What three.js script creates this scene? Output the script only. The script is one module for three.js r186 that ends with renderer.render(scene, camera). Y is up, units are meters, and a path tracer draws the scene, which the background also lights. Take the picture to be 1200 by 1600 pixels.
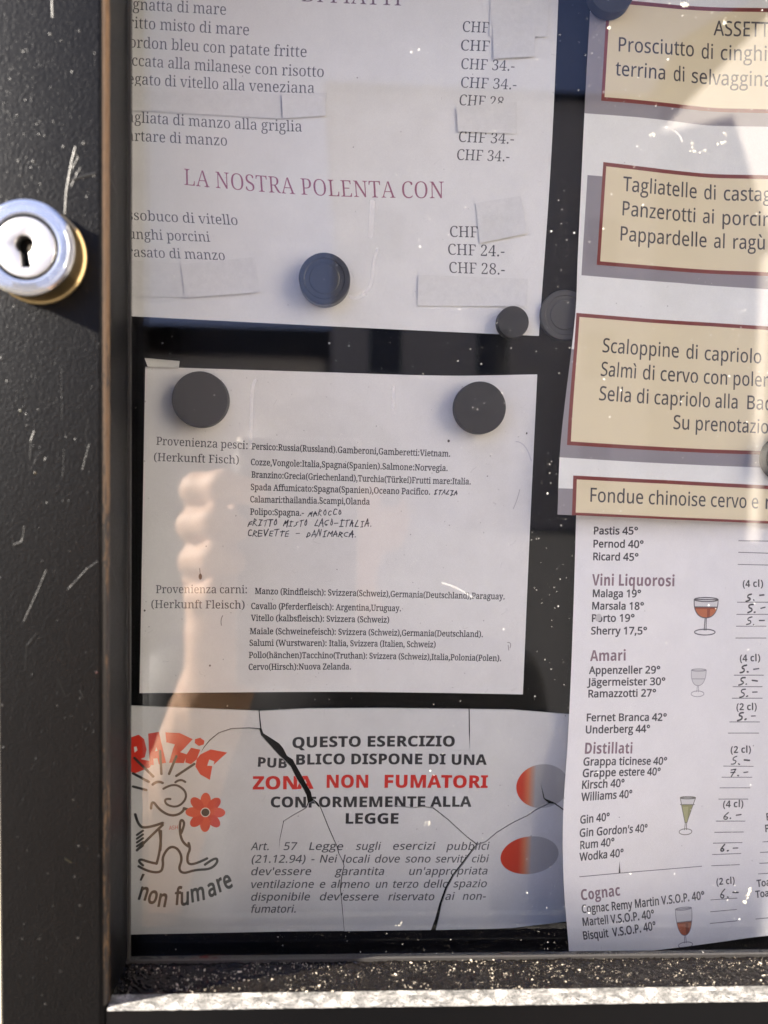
import * as THREE from 'three';
import { mergeGeometries, mergeVertices, toCreasedNormals } from 'three/addons/utils/BufferGeometryUtils.js';
import { RoundedBoxGeometry } from 'three/addons/geometries/RoundedBoxGeometry.js';
import { TessellateModifier } from 'three/addons/modifiers/TessellateModifier.js';
import { MarchingCubes } from 'three/addons/objects/MarchingCubes.js';

// ------------------------------------------------------------------ camera, sky, sun, exposure
const scene = new THREE.Scene();
const F = 1208;                                   // focal length in photo pixels (photo 1200 x 1600)
const camera = new THREE.PerspectiveCamera(2 * Math.atan(800 / F) * 180 / Math.PI, 0.75, 0.004, 400);
const EYE = new THREE.Vector3(0, 1.6, 0.235);    // the glass is the plane z = 0, the wall's surface is parallel to it
const AX = new THREE.Vector3(23900, -426, -1208).normalize();
const AY = new THREE.Vector3(315, 20030, 1208); AY.addScaledVector(AX, -AY.dot(AX)).normalize();
const AZ = new THREE.Vector3().crossVectors(AX, AY);
const M = new THREE.Matrix4().set(AX.x, AX.y, AX.z, EYE.x, AY.x, AY.y, AY.z, EYE.y, AZ.x, AZ.y, AZ.z, EYE.z, 0, 0, 0, 1);
camera.matrixAutoUpdate = true;
M.decompose(camera.position, camera.quaternion, camera.scale);
camera.focus = 0.276; camera.userData.fStop = 7.5;

const SUN = new THREE.Vector3(-0.89, 0.389, 0.225).normalize();
// clear low-sun sky: blue overhead, paler towards the horizon and round the sun
const skyData = new Float32Array(512 * 256 * 4);
for (let j = 0; j < 256; j++) for (let i = 0; i < 512; i++) {
  const up = ((j + 0.5) / 256 - 0.5) * Math.PI, ro = ((i + 0.5) / 512 - 0.5) * 2 * Math.PI, y = Math.max(0, Math.sin(up));
  const cs = Math.cos(ro) * Math.cos(up) * SUN.x + Math.sin(up) * SUN.y + Math.sin(ro) * Math.cos(up) * SUN.z;
  const h = Math.pow(1 - y, 4), glow = Math.pow(Math.max(0, 0.5 + 0.5 * cs), 3), k = (j * 512 + i) * 4;
  skyData[k] = 0.02 + 0.045 * h + 0.1 * glow; skyData[k + 1] = 0.03 + 0.052 * h + 0.115 * glow; skyData[k + 2] = 0.076 + 0.066 * h + 0.18 * glow; skyData[k + 3] = 1;
}
const sky = new THREE.DataTexture(skyData, 512, 256, THREE.RGBAFormat, THREE.FloatType);
sky.mapping = THREE.EquirectangularReflectionMapping; sky.magFilter = THREE.LinearFilter; sky.needsUpdate = true;
scene.background = scene.environment = sky;

const sun = new THREE.DirectionalLight(new THREE.Color(1, 0.92, 0.81), 5);
sun.name = 'sun'; sun.position.copy(SUN).multiplyScalar(3).add(EYE); sun.target.position.copy(EYE);
sun.castShadow = true; sun.shadow.radius = 1.2; sun.shadow.mapSize.set(2048, 2048);
Object.assign(sun.shadow.camera, { left: -0.6, right: 0.6, top: 0.6, bottom: -0.6, near: 0.5, far: 6 });
scene.add(sun, sun.target);

const renderer = new THREE.WebGLRenderer({ antialias: true });
renderer.toneMapping = THREE.LinearToneMapping;
renderer.toneMappingExposure = 8.2;
renderer.shadowMap.enabled = true;

// ------------------------------------------------------------------ helpers
const mm = 0.001, V = (x, y, z) => new THREE.Vector3(x, y, z);
let seedN = 7;
const rnd = () => { seedN = (seedN + 0x6d2b79f5) | 0; let t = Math.imul(seedN ^ (seedN >>> 15), 1 | seedN); t = (t + Math.imul(t ^ (t >>> 7), 61 | t)) ^ t; return ((t ^ (t >>> 14)) >>> 0) / 4294967296; };
const rr = (a, b) => a + (b - a) * rnd();
const ROT = new THREE.Matrix4().extractRotation(M), INV = M.clone().invert();
// a photo pixel seen on the plane z (metres)
function P(px, py, z) {
  const d = V((px - 600) / F, -(py - 800) / F, -1).applyMatrix4(ROT);
  return d.multiplyScalar((z - EYE.z) / d.z).add(EYE);
}
// the point that the glass mirrors to that pixel, standing z metres before the glass
const mirrored = (px, py, z) => { const p = P(px, py, -z); p.z = z; return p; };
function pix(p) { const c = p.clone().applyMatrix4(INV); return [600 + F * c.x / -c.z, 800 - F * c.y / -c.z]; }
const noiseGrid = new Float32Array(256 * 256).map(() => rnd());
function vnoise(x, y) {
  const ix = Math.floor(x), iy = Math.floor(y), fx = x - ix, fy = y - iy, s = fx * fx * (3 - 2 * fx), t = fy * fy * (3 - 2 * fy);
  const g = (a, b) => noiseGrid[((b & 255) << 8) + (a & 255)];
  return (g(ix, iy) * (1 - s) + g(ix + 1, iy) * s) * (1 - t) + (g(ix, iy + 1) * (1 - s) + g(ix + 1, iy + 1) * s) * t;
}
const fbm = (x, y) => vnoise(x, y) * 0.5 + vnoise(x * 2.1 + 9, y * 2.1 + 4) * 0.3 + vnoise(x * 4.3 + 31, y * 4.3 + 17) * 0.2;

const lin = (r, g, b) => new THREE.Color().setRGB(r, g, b);
const std = (c, rough, metal = 0, more = {}) => new THREE.MeshStandardMaterial({ color: c, roughness: rough, metalness: metal, side: THREE.DoubleSide, ...more });
const taken = {};
const numbered = (n) => { const k = taken[n] = (taken[n] ?? -1) + 1; return k ? n + '_' + String(k).padStart(3, '0') : n; };
const shadowed = (o) => { o.castShadow = o.receiveShadow = true; return o; };
function tag(o, label, category, group, kind) {
  if (label) o.userData.label = label;
  if (category) o.userData.category = category;
  if (group) o.userData.group = group;
  if (kind) o.userData.kind = kind;
  return o;
}
// a top-level mesh from a geometry in world coordinates
function solid(name, geo, mat, label, category, group, kind) {
  geo.computeBoundingBox(); const b = geo.boundingBox, c = V((b.min.x + b.max.x) / 2, b.min.y, (b.min.z + b.max.z) / 2);
  geo.translate(-c.x, -c.y, -c.z);
  const o = shadowed(new THREE.Mesh(geo, mat)); o.name = numbered(name); o.position.copy(c); scene.add(o);
  return tag(o, label, category, group, kind);
}
// a thing with parts; parts take geometries in world coordinates
function thing(name, base, label, category, group) {
  const o = new THREE.Group(); o.name = numbered(name); o.position.copy(base); scene.add(o);
  o.userData.base = base; return tag(o, label, category, group);
}
function part(root, name, geo, mat, parent = root, label) {
  const b = root.position; geo.translate(-b.x, -b.y, -b.z);
  const o = shadowed(new THREE.Mesh(geo, mat)); o.name = name; parent.add(o);
  if (label) o.userData.label = label;
  return o;
}
const box = (x0, x1, y0, y1, z0, z1, r = 0) => {
  const g = r ? new RoundedBoxGeometry(x1 - x0, y1 - y0, z1 - z0, 3, r) : new THREE.BoxGeometry(x1 - x0, y1 - y0, z1 - z0);
  return g.translate((x0 + x1) / 2, (y0 + y1) / 2, (z0 + z1) / 2);
};
const clean = (g) => { const h = g.index ? g.toNonIndexed() : g; for (const k of Object.keys(h.attributes)) if (!['position', 'normal', 'uv'].includes(k)) h.deleteAttribute(k); return h; };
const merge = (list) => mergeGeometries(list.map(clean));
function canvas(w, h, fill) { const c = document.createElement('canvas'); c.width = w; c.height = h; const g = c.getContext('2d'); if (fill) { g.fillStyle = fill; g.fillRect(0, 0, w, h); } return [c, g]; }
function texture(c, srgb = true) { const t = new THREE.CanvasTexture(c); if (srgb) t.colorSpace = THREE.SRGBColorSpace; t.anisotropy = 8; return t; }

// ------------------------------------------------------------------ where the planes of the case stand
const Z_BOARD = -42 * mm, Z_FRONT = 20 * mm, Z_SHEET = Z_BOARD + 0.4 * mm;
const X_IN = P(199, 700, 0).x, X_OUT = P(-6, 1000, Z_FRONT).x;      // inner and outer edge of the left stile
const Y_LEDGE = P(700, 1497, 0).y;                                  // top of the bottom rail
const X_RIGHT = 0.31, Y_TOP = EYE.y + 0.2, Y_RAIL = Y_LEDGE - 0.036, STILE = X_IN - X_OUT;

// ------------------------------------------------------------------ materials of the case
function paintMaps(wmm, hmm, seed, marks) {          // old black paint: nibs, scratches and pale scuffs
  const w = 512, h = 2048, [cc, g] = canvas(w, h), [bc, b] = canvas(w, h), id = g.createImageData(w, h), jd = b.createImageData(w, h);
  const sx = w / wmm, sy = h / hmm;
  for (let y = 0; y < h; y++) for (let x = 0; x < w; x++) {
    const X = x / sx, Y = y / sy, i = (y * w + x) * 4, f = fbm(X * 0.22 + seed, Y * 0.13), fine = fbm(X * 2.3 + seed, Y * 1.7), streak = vnoise(X * 3 + seed, Y * 0.07);
    const v = 12 + f * 9 + fine * 7 + streak * 6;
    id.data[i] = v * 1.0; id.data[i + 1] = v * 0.98; id.data[i + 2] = v; id.data[i + 3] = 255;
    const n = 85 + fine * 62 + f * 14 + vnoise(X * 4.6 + 3, Y * 2.9) * 34;
    jd.data[i] = jd.data[i + 1] = jd.data[i + 2] = n; jd.data[i + 3] = 255;
  }
  g.putImageData(id, 0, 0); b.putImageData(jd, 0, 0);
  for (const c of [g, b]) { c.lineCap = 'round'; }
  for (let k = 0; k < 240; k++) {                   // nibs and chips
    const x = rnd() * w, y = rnd() * h, r = (rnd() < 0.12 ? rr(0.2, 0.32) : rr(0.07, 0.17)) * sx, e = sy / sx, a = rr(0.25, 1);
    b.fillStyle = `rgba(255,255,255,${a})`; b.beginPath(); b.ellipse(x, y, r, r * e * rr(0.9, 1.9), rr(-0.6, 0.6), 0, 7); b.fill();
    if (rnd() < 0.5) { g.fillStyle = `rgba(170,166,158,${rr(0.1, 0.5)})`; g.beginPath(); g.ellipse(x, y, r * 0.6, r * e * rr(0.6, 1.2), rr(-0.6, 0.6), 0, 7); g.fill(); }
  }
  for (let k = 0; k < 20; k++) {                    // hair scratches
    const x = rnd() * w, y = rnd() * h, l = rr(2, 16) * sy, dx = rr(-0.5, 0.5) * l * sx / sy;
    for (const [c, col] of [[b, `rgba(60,60,60,${rr(0.1, 0.4)})`], [g, `rgba(150,148,142,${rr(0.06, 0.3)})`]]) { c.strokeStyle = col; c.lineWidth = rr(0.06, 0.18) * sx; c.beginPath(); c.moveTo(x, y); c.quadraticCurveTo(x + dx * 0.3, y + l * 0.5, x + dx, y + l); c.stroke(); }
  }
  marks?.(g, b, sx, sy);
  return [texture(cc), texture(bc, false)];
}
const stileOrigin = [X_OUT, Y_TOP];
const stileMarks = (g, b, sx, sy) => {
  // the long gouges and pale scrapes that show on the left stile, by photo pixel
  const S = (px, py) => { const p = P(px, py, Z_FRONT); return [(p.x - X_OUT) / mm * sx, (Y_TOP - p.y) / mm * sy]; };
  const L = (pts, w, a, col = '226,222,204') => { for (const [c, s] of [[g, `rgba(${col},${a * 0.62})`], [b, `rgba(255,255,255,${Math.min(1, a + 0.15)})`]]) { c.strokeStyle = s; c.lineWidth = w * sx * 0.066; c.lineJoin = 'round'; c.beginPath(); pts.forEach(([x, y], i) => c[i ? 'lineTo' : 'moveTo'](...S(x, y))); c.stroke(); } };
  const spot = (x, y, r, a, col = '206,202,188') => { const [X, Y] = S(x, y), R = r * 0.085 * sx; a *= 0.8; for (const [c, s] of [[g, `rgba(${col},${a})`], [b, `rgba(255,255,255,${a})`]]) { c.fillStyle = s; c.beginPath(); c.ellipse(X, Y, R, R * sy / sx, 0, 0, 7); c.fill(); } };
  L([[118, 232], [112, 255], [104, 300], [102, 332]], 5, 0.9); L([[116, 236], [123, 246], [114, 262]], 3.4, 0.8); L([[106, 283], [122, 278], [150, 271]], 2.5, 0.7); L([[126, 262], [119, 275], [112, 290]], 1.6, 0.6);
  L([[82, 0], [83, 24]], 7, 0.5); spot(80, 53, 5.5, 0.6); spot(125, 48, 4, 0.5); spot(53, 252, 5, 0.65); spot(100, 229, 4, 0.65); spot(132, 224, 4.5, 0.75); spot(30, 116, 4, 0.35); spot(33, 275, 6, 0.4); spot(85, 190, 4, 0.4); spot(58, 194, 3, 0.4);
  L([[53, 676], [48, 690]], 3.2, 0.7); L([[48, 692], [47, 716]], 1.6, 0.55); L([[38, 825], [36, 840], [33, 848], [22, 852]], 3, 0.6); L([[100, 702], [99, 735], [97, 745]], 1.2, 0.3); L([[140, 693], [128, 735]], 1, 0.35);
  L([[72, 892], [60, 922], [37, 972]], 2.2, 0.5); L([[153, 878], [136, 890], [106, 922]], 2.2, 0.5); spot(136, 889, 3, 0.8); spot(32, 642, 4, 0.95, '238,236,190'); spot(55, 739, 3.6, 0.85, '230,200,140'); spot(60, 640, 2.4, 0.8); spot(42, 665, 3, 0.6); spot(90, 760, 3, 0.5); spot(138, 770, 3, 0.45);
  L([[42, 1010], [58, 990]], 3, 0.22); L([[42, 1010], [40, 1045]], 3, 0.16); spot(151, 1051, 4, 0.9, '225,150,140'); L([[90, 1058], [102, 1087]], 2, 0.35); L([[125, 1080], [131, 1090]], 2, 0.5); spot(135, 1020, 2.2, 0.6); spot(90, 1103, 3, 0.7); spot(4, 1102, 4, 0.7); spot(123, 1322, 3.4, 0.95); L([[102, 1342], [112, 1348]], 2.6, 0.6, '226,214,150'); L([[159, 1329], [169, 1330]], 3, 0.8); spot(155, 1338, 4, 0.45); spot(115, 1250, 3.5, 0.6); spot(36, 1250, 2.6, 0.5); spot(117, 1370, 3.6, 0.75); spot(75, 1365, 3, 0.6); spot(125, 1415, 4, 0.7); spot(83, 1416, 3, 0.6); spot(38, 1444, 3, 0.65); spot(35, 1467, 4, 0.6); spot(62, 1467, 4, 0.6); spot(122, 1466, 4, 0.7); spot(43, 1329, 3, 0.55); spot(28, 1308, 3, 0.55); spot(71, 1569, 4, 0.7); spot(95, 1518, 7, 0.25); spot(66, 1555, 3.5, 0.5); spot(163, 1530, 4, 0.6);
};
const [stileMap, stileBump] = paintMaps(STILE / mm, (Y_TOP - Y_RAIL) / mm, 3, stileMarks);
const phys = (c, rough, spec, more = {}) => new THREE.MeshPhysicalMaterial({ color: c, roughness: rough, specularIntensity: spec, side: THREE.DoubleSide, ...more });
const paint = phys(lin(0.16, 0.16, 0.165), 0.4, 0.4, { map: stileMap, bumpMap: stileBump, bumpScale: 0.00036 });
const blackPaint = phys(lin(0.003, 0.003, 0.0033), 0.28, 0.4);
const gasketMat = std(lin(0.03, 0.028, 0.026), 0.45);
const glass = new THREE.MeshPhysicalMaterial({ color: lin(0.985, 0.995, 0.99), roughness: 0, metalness: 0, transmission: 1, thickness: 0, ior: 1.47, side: THREE.DoubleSide });

// ------------------------------------------------------------------ the surroundings that the glass mirrors
{
  const wall = solid('house_wall', merge([box(-1.6, X_OUT - 1.5 * mm, 0, 3.2, -0.2, -0.006), box(X_RIGHT + STILE, 2.4, 0, 3.2, -0.2, -0.006), box(X_OUT - 1.5 * mm, X_RIGHT + STILE, 0, Y_RAIL, -0.2, -0.006), box(X_OUT - 1.5 * mm, X_RIGHT + STILE, Y_TOP + 0.03, 3.2, -0.2, -0.006)]), std(lin(0.62, 0.56, 0.42), 0.9), 'pale yellow plaster wall that carries the display case', 'wall', null, 'structure');
  solid('pavement', box(-60, 60, -0.1, 0, -0.006, 90), std(lin(0.065, 0.062, 0.06), 0.9), 'grey pavement in front of the display case', 'pavement', null, 'structure');
}

// ------------------------------------------------------------------ display case
const caseBase = V((X_OUT + X_RIGHT) / 2, Y_RAIL, 0);
const menuCase = thing('menu_display_case', caseBase, 'black painted menu display case with a glazed door and a brass lock', 'display case');
{
  // back panel and the tray behind the door
  const [bc, bg] = canvas(1024, 1024), id = bg.createImageData(1024, 1024);
  for (let y = 0; y < 1024; y++) for (let x = 0; x < 1024; x++) { const v = 9 + fbm(x * 0.012, y * 0.012) * 9 + fbm(x * 0.2, y * 0.2) * 9 + (rnd() < 0.0012 ? 70 * rnd() : 0), i = (y * 1024 + x) * 4; id.data[i] = v * 1.02; id.data[i + 1] = v * 0.97; id.data[i + 2] = v; id.data[i + 3] = 255; }
  bg.putImageData(id, 0, 0);
  bg.lineCap = 'round';
  for (let k = 0; k < 70; k++) { bg.strokeStyle = `rgba(120,116,116,${rr(0.05, 0.25)})`; bg.lineWidth = rr(0.5, 1.3); const x = rnd() * 1024, y = rnd() * 1024, a = rr(0, 6.3), l = rr(6, 40); bg.beginPath(); bg.moveTo(x, y); bg.lineTo(x + Math.cos(a) * l, y + Math.sin(a) * l); bg.stroke(); }
  const board = phys(lin(0.55, 0.53, 0.55), 0.3, 0.25, { map: texture(bc) });
  const xl = X_OUT + 6 * mm, xr = X_RIGHT + STILE - 6 * mm, yb = Y_RAIL + 3 * mm, yt = Y_TOP + 22 * mm;
  part(menuCase, 'back_panel', box(xl, xr, yb, yt, Z_BOARD - 2 * mm, Z_BOARD), board);
  for (const b of [[xl - 2 * mm, xl, yb, yt], [xr, xr + 2 * mm, yb, yt], [xl, xr, yb - 2 * mm, yb], [xl, xr, yt, yt + 2 * mm]]) part(menuCase, 'tray_side', box(...b, Z_BOARD - 2 * mm, -5 * mm), blackPaint);
  // door members: section drawn across the member, x = towards the glass, y = towards the street
  const section = (w, r = 2.6 * mm) => {
    const s = new THREE.Shape(), z0 = -4.6 * mm, z1 = Z_FRONT;
    s.moveTo(0, z0); s.lineTo(w, z0); s.lineTo(w, z1 - r);
    for (let i = 1; i <= 10; i++) { const a = i / 10 * Math.PI / 2; s.lineTo(w - r + r * Math.cos(a), z1 - r + r * Math.sin(a)); } s.lineTo(0.8 * mm, z1); s.lineTo(0, z1 - 0.8 * mm); s.closePath();
    return s;
  };
  const stile = (x, flip) => {
    const g = new THREE.ExtrudeGeometry(section(STILE), { depth: Y_TOP - Y_RAIL, bevelEnabled: false, curveSegments: 8 });
    g.applyMatrix4(new THREE.Matrix4().set(flip, 0, 0, x, 0, 0, -1, Y_TOP, 0, 1, 0, 0, 0, 0, 0, 1));
    if (flip < 0) { const a = g.attributes.position.array; for (let i = 0; i < a.length; i += 9) for (let k = 0; k < 3; k++) { const t = a[i + k]; a[i + k] = a[i + 3 + k]; a[i + 3 + k] = t; } }
    const gg = toCreasedNormals(g, 0.1), p = gg.attributes.position, uv = new Float32Array(p.count * 2);
    for (let i = 0; i < p.count; i++) { const side = flip * (p.getX(i) - x) > STILE - 1e-6; uv[i * 2] = side ? 0.3 + p.getZ(i) / STILE : flip * (p.getX(i) - x) / STILE; uv[i * 2 + 1] = 1 - (Y_TOP - p.getY(i)) / (Y_TOP - Y_RAIL); }
    gg.setAttribute('uv', new THREE.BufferAttribute(uv, 2));
    return gg;
  };
  part(menuCase, 'stile', stile(X_OUT, 1), paint);
  part(menuCase, 'stile', stile(X_RIGHT + STILE, -1), paint);
  {
    const [ec, eg] = canvas(32, 1024), ed = eg.createImageData(32, 1024);  // brown strip on the rounded inner edge, patchier and darker towards the bottom
    for (let y = 0; y < 1024; y++) for (let x = 0; x < 32; x++) { const Y = Y_TOP - y / 1024 * (Y_TOP - Y_LEDGE), py = pix(V(X_IN, Y, Z_FRONT))[1], n = fbm(x * 0.2, y * 0.14) - 0.5 + (fbm(x * 0.05 + 9, y * 0.02) - 0.5), t = Math.min(1, Math.max(0, (py - 380) / 620)), brownAmt = n > -0.5 + 0.75 * t ? 0.9 - 0.3 * t : 0.14, i = (y * 32 + x) * 4, k = brownAmt * (0.92 + n * 0.3); ed.data[i] = 18 + 112 * k; ed.data[i + 1] = 15 + 84 * k; ed.data[i + 2] = 14 + 50 * k; ed.data[i + 3] = 255; }
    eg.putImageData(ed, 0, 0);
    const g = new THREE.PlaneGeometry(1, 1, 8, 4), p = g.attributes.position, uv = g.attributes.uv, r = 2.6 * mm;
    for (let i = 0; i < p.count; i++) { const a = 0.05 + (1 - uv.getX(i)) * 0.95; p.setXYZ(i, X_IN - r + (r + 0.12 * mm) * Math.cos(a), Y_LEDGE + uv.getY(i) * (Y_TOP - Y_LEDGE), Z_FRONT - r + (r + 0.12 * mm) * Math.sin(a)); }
    g.computeVertexNormals(); part(menuCase, 'brown_edge', g, std(lin(1, 1, 1), 0.42, 0, { map: texture(ec) }), menuCase, 'brown inner edge of the door stile');
  }
  const top = part(menuCase, 'top_rail', box(X_OUT, X_RIGHT + STILE, Y_TOP + 0.2 * mm, Y_TOP + 0.028, -4.6 * mm, Z_FRONT, 0.8 * mm), blackPaint);
  // bottom rail: coarse old paint on its ledge, with sun glint coloured into the pale front lip
  const rail = part(menuCase, 'bottom_rail', box(X_IN - 0.3 * mm, X_RIGHT, Y_RAIL, Y_LEDGE - 1.2 * mm, -4.6 * mm, Z_FRONT - 0.35 * mm), blackPaint);
  const strip = (z0, z1, yOf, nx, nz, amp, fx, fz) => {
    const w = X_RIGHT - X_IN, g = new THREE.PlaneGeometry(1, 1, nx, nz), p = g.attributes.position, uv = g.attributes.uv;
    for (let i = 0; i < p.count; i++) {
      const s = uv.getX(i), t = uv.getY(i), x = X_IN + s * w, z = z0 + (z1 - z0) * t, X = x / mm, Zm = z / mm;
      let h = (fbm(X * fx + 40, Zm * fz + 7) - 0.5) * 2 * amp + (vnoise(X * fx * 2.7, Zm * fz * 2.7) - 0.5) * amp * 0.9 + (fbm(X * 0.12, Zm * 0.2) - 0.5) * amp * 1.6;
      p.setXYZ(i, x, yOf(t) + h * mm, z);
    }
    g.index.array.reverse(); g.computeVertexNormals();
    const uvn = uv.array; for (let i = 0; i < p.count; i++) { uvn[i * 2] = p.getX(i) / 0.05; uvn[i * 2 + 1] = p.getZ(i) / 0.05; }
    return g;
  };
  const glint_grain = phys(lin(0.0045, 0.0036, 0.0028), 0.2, 0.7);
  part(menuCase, 'ledge', strip(0, 15 * mm, () => Y_LEDGE, 1000, 60, 0.42, 0.8, 1.0), glint_grain, rail);
  // lip: sun glint painted as a pale base, broken by dark streaks
  const [wc, wg] = canvas(1024, 256), wd = wg.createImageData(1024, 256);
  for (let y = 0; y < 256; y++) for (let x = 0; x < 1024; x++) {
    const n = fbm(x * 0.016 + 3, y * 0.11 + x * 0.01), m = fbm(x * 0.012 + 50, y * 0.05), i = (y * 1024 + x) * 4, hair = Math.abs(n - 0.5) < 0.018 + 0.05 * Math.max(0, m - 0.45) || Math.abs(n - 0.63) < 0.02 || Math.abs(n - 0.38) < 0.012;
    const v = (hair ? 20 : 128 + (m - 0.5) * 150 + (n - 0.5) * 60) + (rnd() - 0.5) * 22; wd.data[i] = v; wd.data[i + 1] = v * 0.985; wd.data[i + 2] = v * 0.95; wd.data[i + 3] = 255;
  }
  wg.putImageData(wd, 0, 0); const wt = texture(wc); wt.wrapS = wt.wrapT = THREE.RepeatWrapping; wt.repeat.set(1.1, 2.4);
  const lip = strip(15 * mm, 20 * mm, (t) => Y_LEDGE - (t < 0.6 ? t * 0.5 : 0.3 + Math.pow((t - 0.6) / 0.4, 2) * 1.0) * mm, 620, 18, 0.1, 0.9, 1.2);
  part(menuCase, 'glint_lip', lip, std(lin(1, 1, 1), 0.5, 0, { map: wt }), rail, 'lip along the front edge of the ledge, coloured pale as sun glint');
  // glass and its bead
  part(menuCase, 'glass_pane', box(X_IN - 2.5 * mm, X_RIGHT + 2 * mm, Y_LEDGE - 1 * mm, Y_TOP - 0.5 * mm, -4 * mm, 0), glass);
  part(menuCase, 'glazing_bead', merge([box(X_IN + 0.36 * mm, X_IN + 1.1 * mm, Y_LEDGE + 0.9 * mm, Y_TOP, 0.02 * mm, 0.9 * mm), box(X_IN, X_RIGHT, Y_LEDGE - 0.4 * mm, Y_LEDGE + 0.8 * mm, 0.02 * mm, 1.1 * mm)]), gasketMat);

  // lock: brass barrel, plated flange, plug with keyhole
  const lz = Z_FRONT + 9.5 * mm, lc = P(39, 386, lz), lock = new THREE.Group(); lock.name = 'lock'; menuCase.add(lock);
  const [kc, kg] = canvas(256, 256, '#808080'); for (let k = 0; k < 260; k++) { kg.strokeStyle = rnd() < 0.5 ? `rgba(20,20,20,${rr(0.1, 0.5)})` : `rgba(235,235,235,${rr(0.1, 0.5)})`; kg.lineWidth = rr(0.4, 1.6); const x = rnd() * 256, y = rnd() * 256, a = rr(0, 6.3), l = rr(3, 34); kg.beginPath(); kg.moveTo(x, y); kg.lineTo(x + Math.cos(a) * l, y + Math.sin(a) * l); kg.stroke(); }
  const wear = texture(kc, false); wear.wrapS = wear.wrapT = THREE.RepeatWrapping; const wear2 = wear.clone(); wear2.repeat.set(90, 90);
  const brass = std(lin(0.45, 0.34, 0.17), 0.36, 1), plated = std(lin(0.62, 0.63, 0.62), 0.5, 1, { roughnessMap: wear, bumpMap: wear, bumpScale: 0.00003 }), plugMat = std(lin(0.5, 0.49, 0.48), 0.8, 1, { roughnessMap: wear2, bumpMap: wear2, bumpScale: 0.00003 }), hole = std(lin(0.01, 0.01, 0.01), 0.6);
  const lathe = (pts) => toCreasedNormals(new THREE.LatheGeometry(pts.map(([r, z]) => new THREE.Vector2(r * mm, z * mm)), 72), 0.6).rotateX(Math.PI / 2).translate(lc.x, lc.y, Z_FRONT);
  part(menuCase, 'barrel', lathe([[12.6, -0.2], [12.6, 0.9], [12.0, 1.4], [11.9, 5.8], [12.2, 6.2], [12.2, 8.6]]), brass, lock);
  part(menuCase, 'flange', lathe([[12.2, 8.6], [12.05, 9.1], [11.5, 9.5], [10.9, 9.52], [10.8, 9.45], [10.6, 9.52], [8.9, 9.55], [8.4, 9.3], [8.2, 8.6], [8.2, 6.5]]), plated, lock);
  const ps = new THREE.Shape(), kh = new THREE.Path(), hx = -0.2, hy = 0.7;
  for (let i = 0; i < 72; i++) { const t = i / 72 * Math.PI * 2; ps[i ? 'lineTo' : 'moveTo'](7.3 * Math.cos(t), 7.3 * Math.sin(t)); }
  for (let i = 0; i <= 24; i++) { const t = -1.0 + i / 24 * (Math.PI + 2.0); kh[i ? 'lineTo' : 'moveTo'](hx + 2.6 * Math.cos(t), hy + 2.6 * Math.sin(t)); }
  kh.lineTo(hx - 0.95, hy - 6); kh.lineTo(hx + 2.0, hy - 6); ps.holes.push(kh);
  part(menuCase, 'plug', toCreasedNormals(new THREE.ExtrudeGeometry(ps, { depth: 2.2, bevelEnabled: true, bevelSize: 0.3, bevelThickness: 0.3, bevelSegments: 3 }), 0.6).scale(mm, mm, mm).translate(lc.x, lc.y, Z_FRONT + 7.0 * mm), plugMat, lock);
  part(menuCase, 'pin', new THREE.CylinderGeometry(1.0 * mm, 1.0 * mm, 3 * mm, 24).rotateX(Math.PI / 2).translate(lc.x + 0.7 * mm, lc.y + 0.3 * mm, Z_FRONT + 5.6 * mm), brass, lock);
  part(menuCase, 'keyway', box(lc.x - 6 * mm, lc.x + 6 * mm, lc.y - 6 * mm, lc.y + 6 * mm, Z_FRONT + 3.4 * mm, Z_FRONT + 4 * mm), hole, lock);
}

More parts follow.
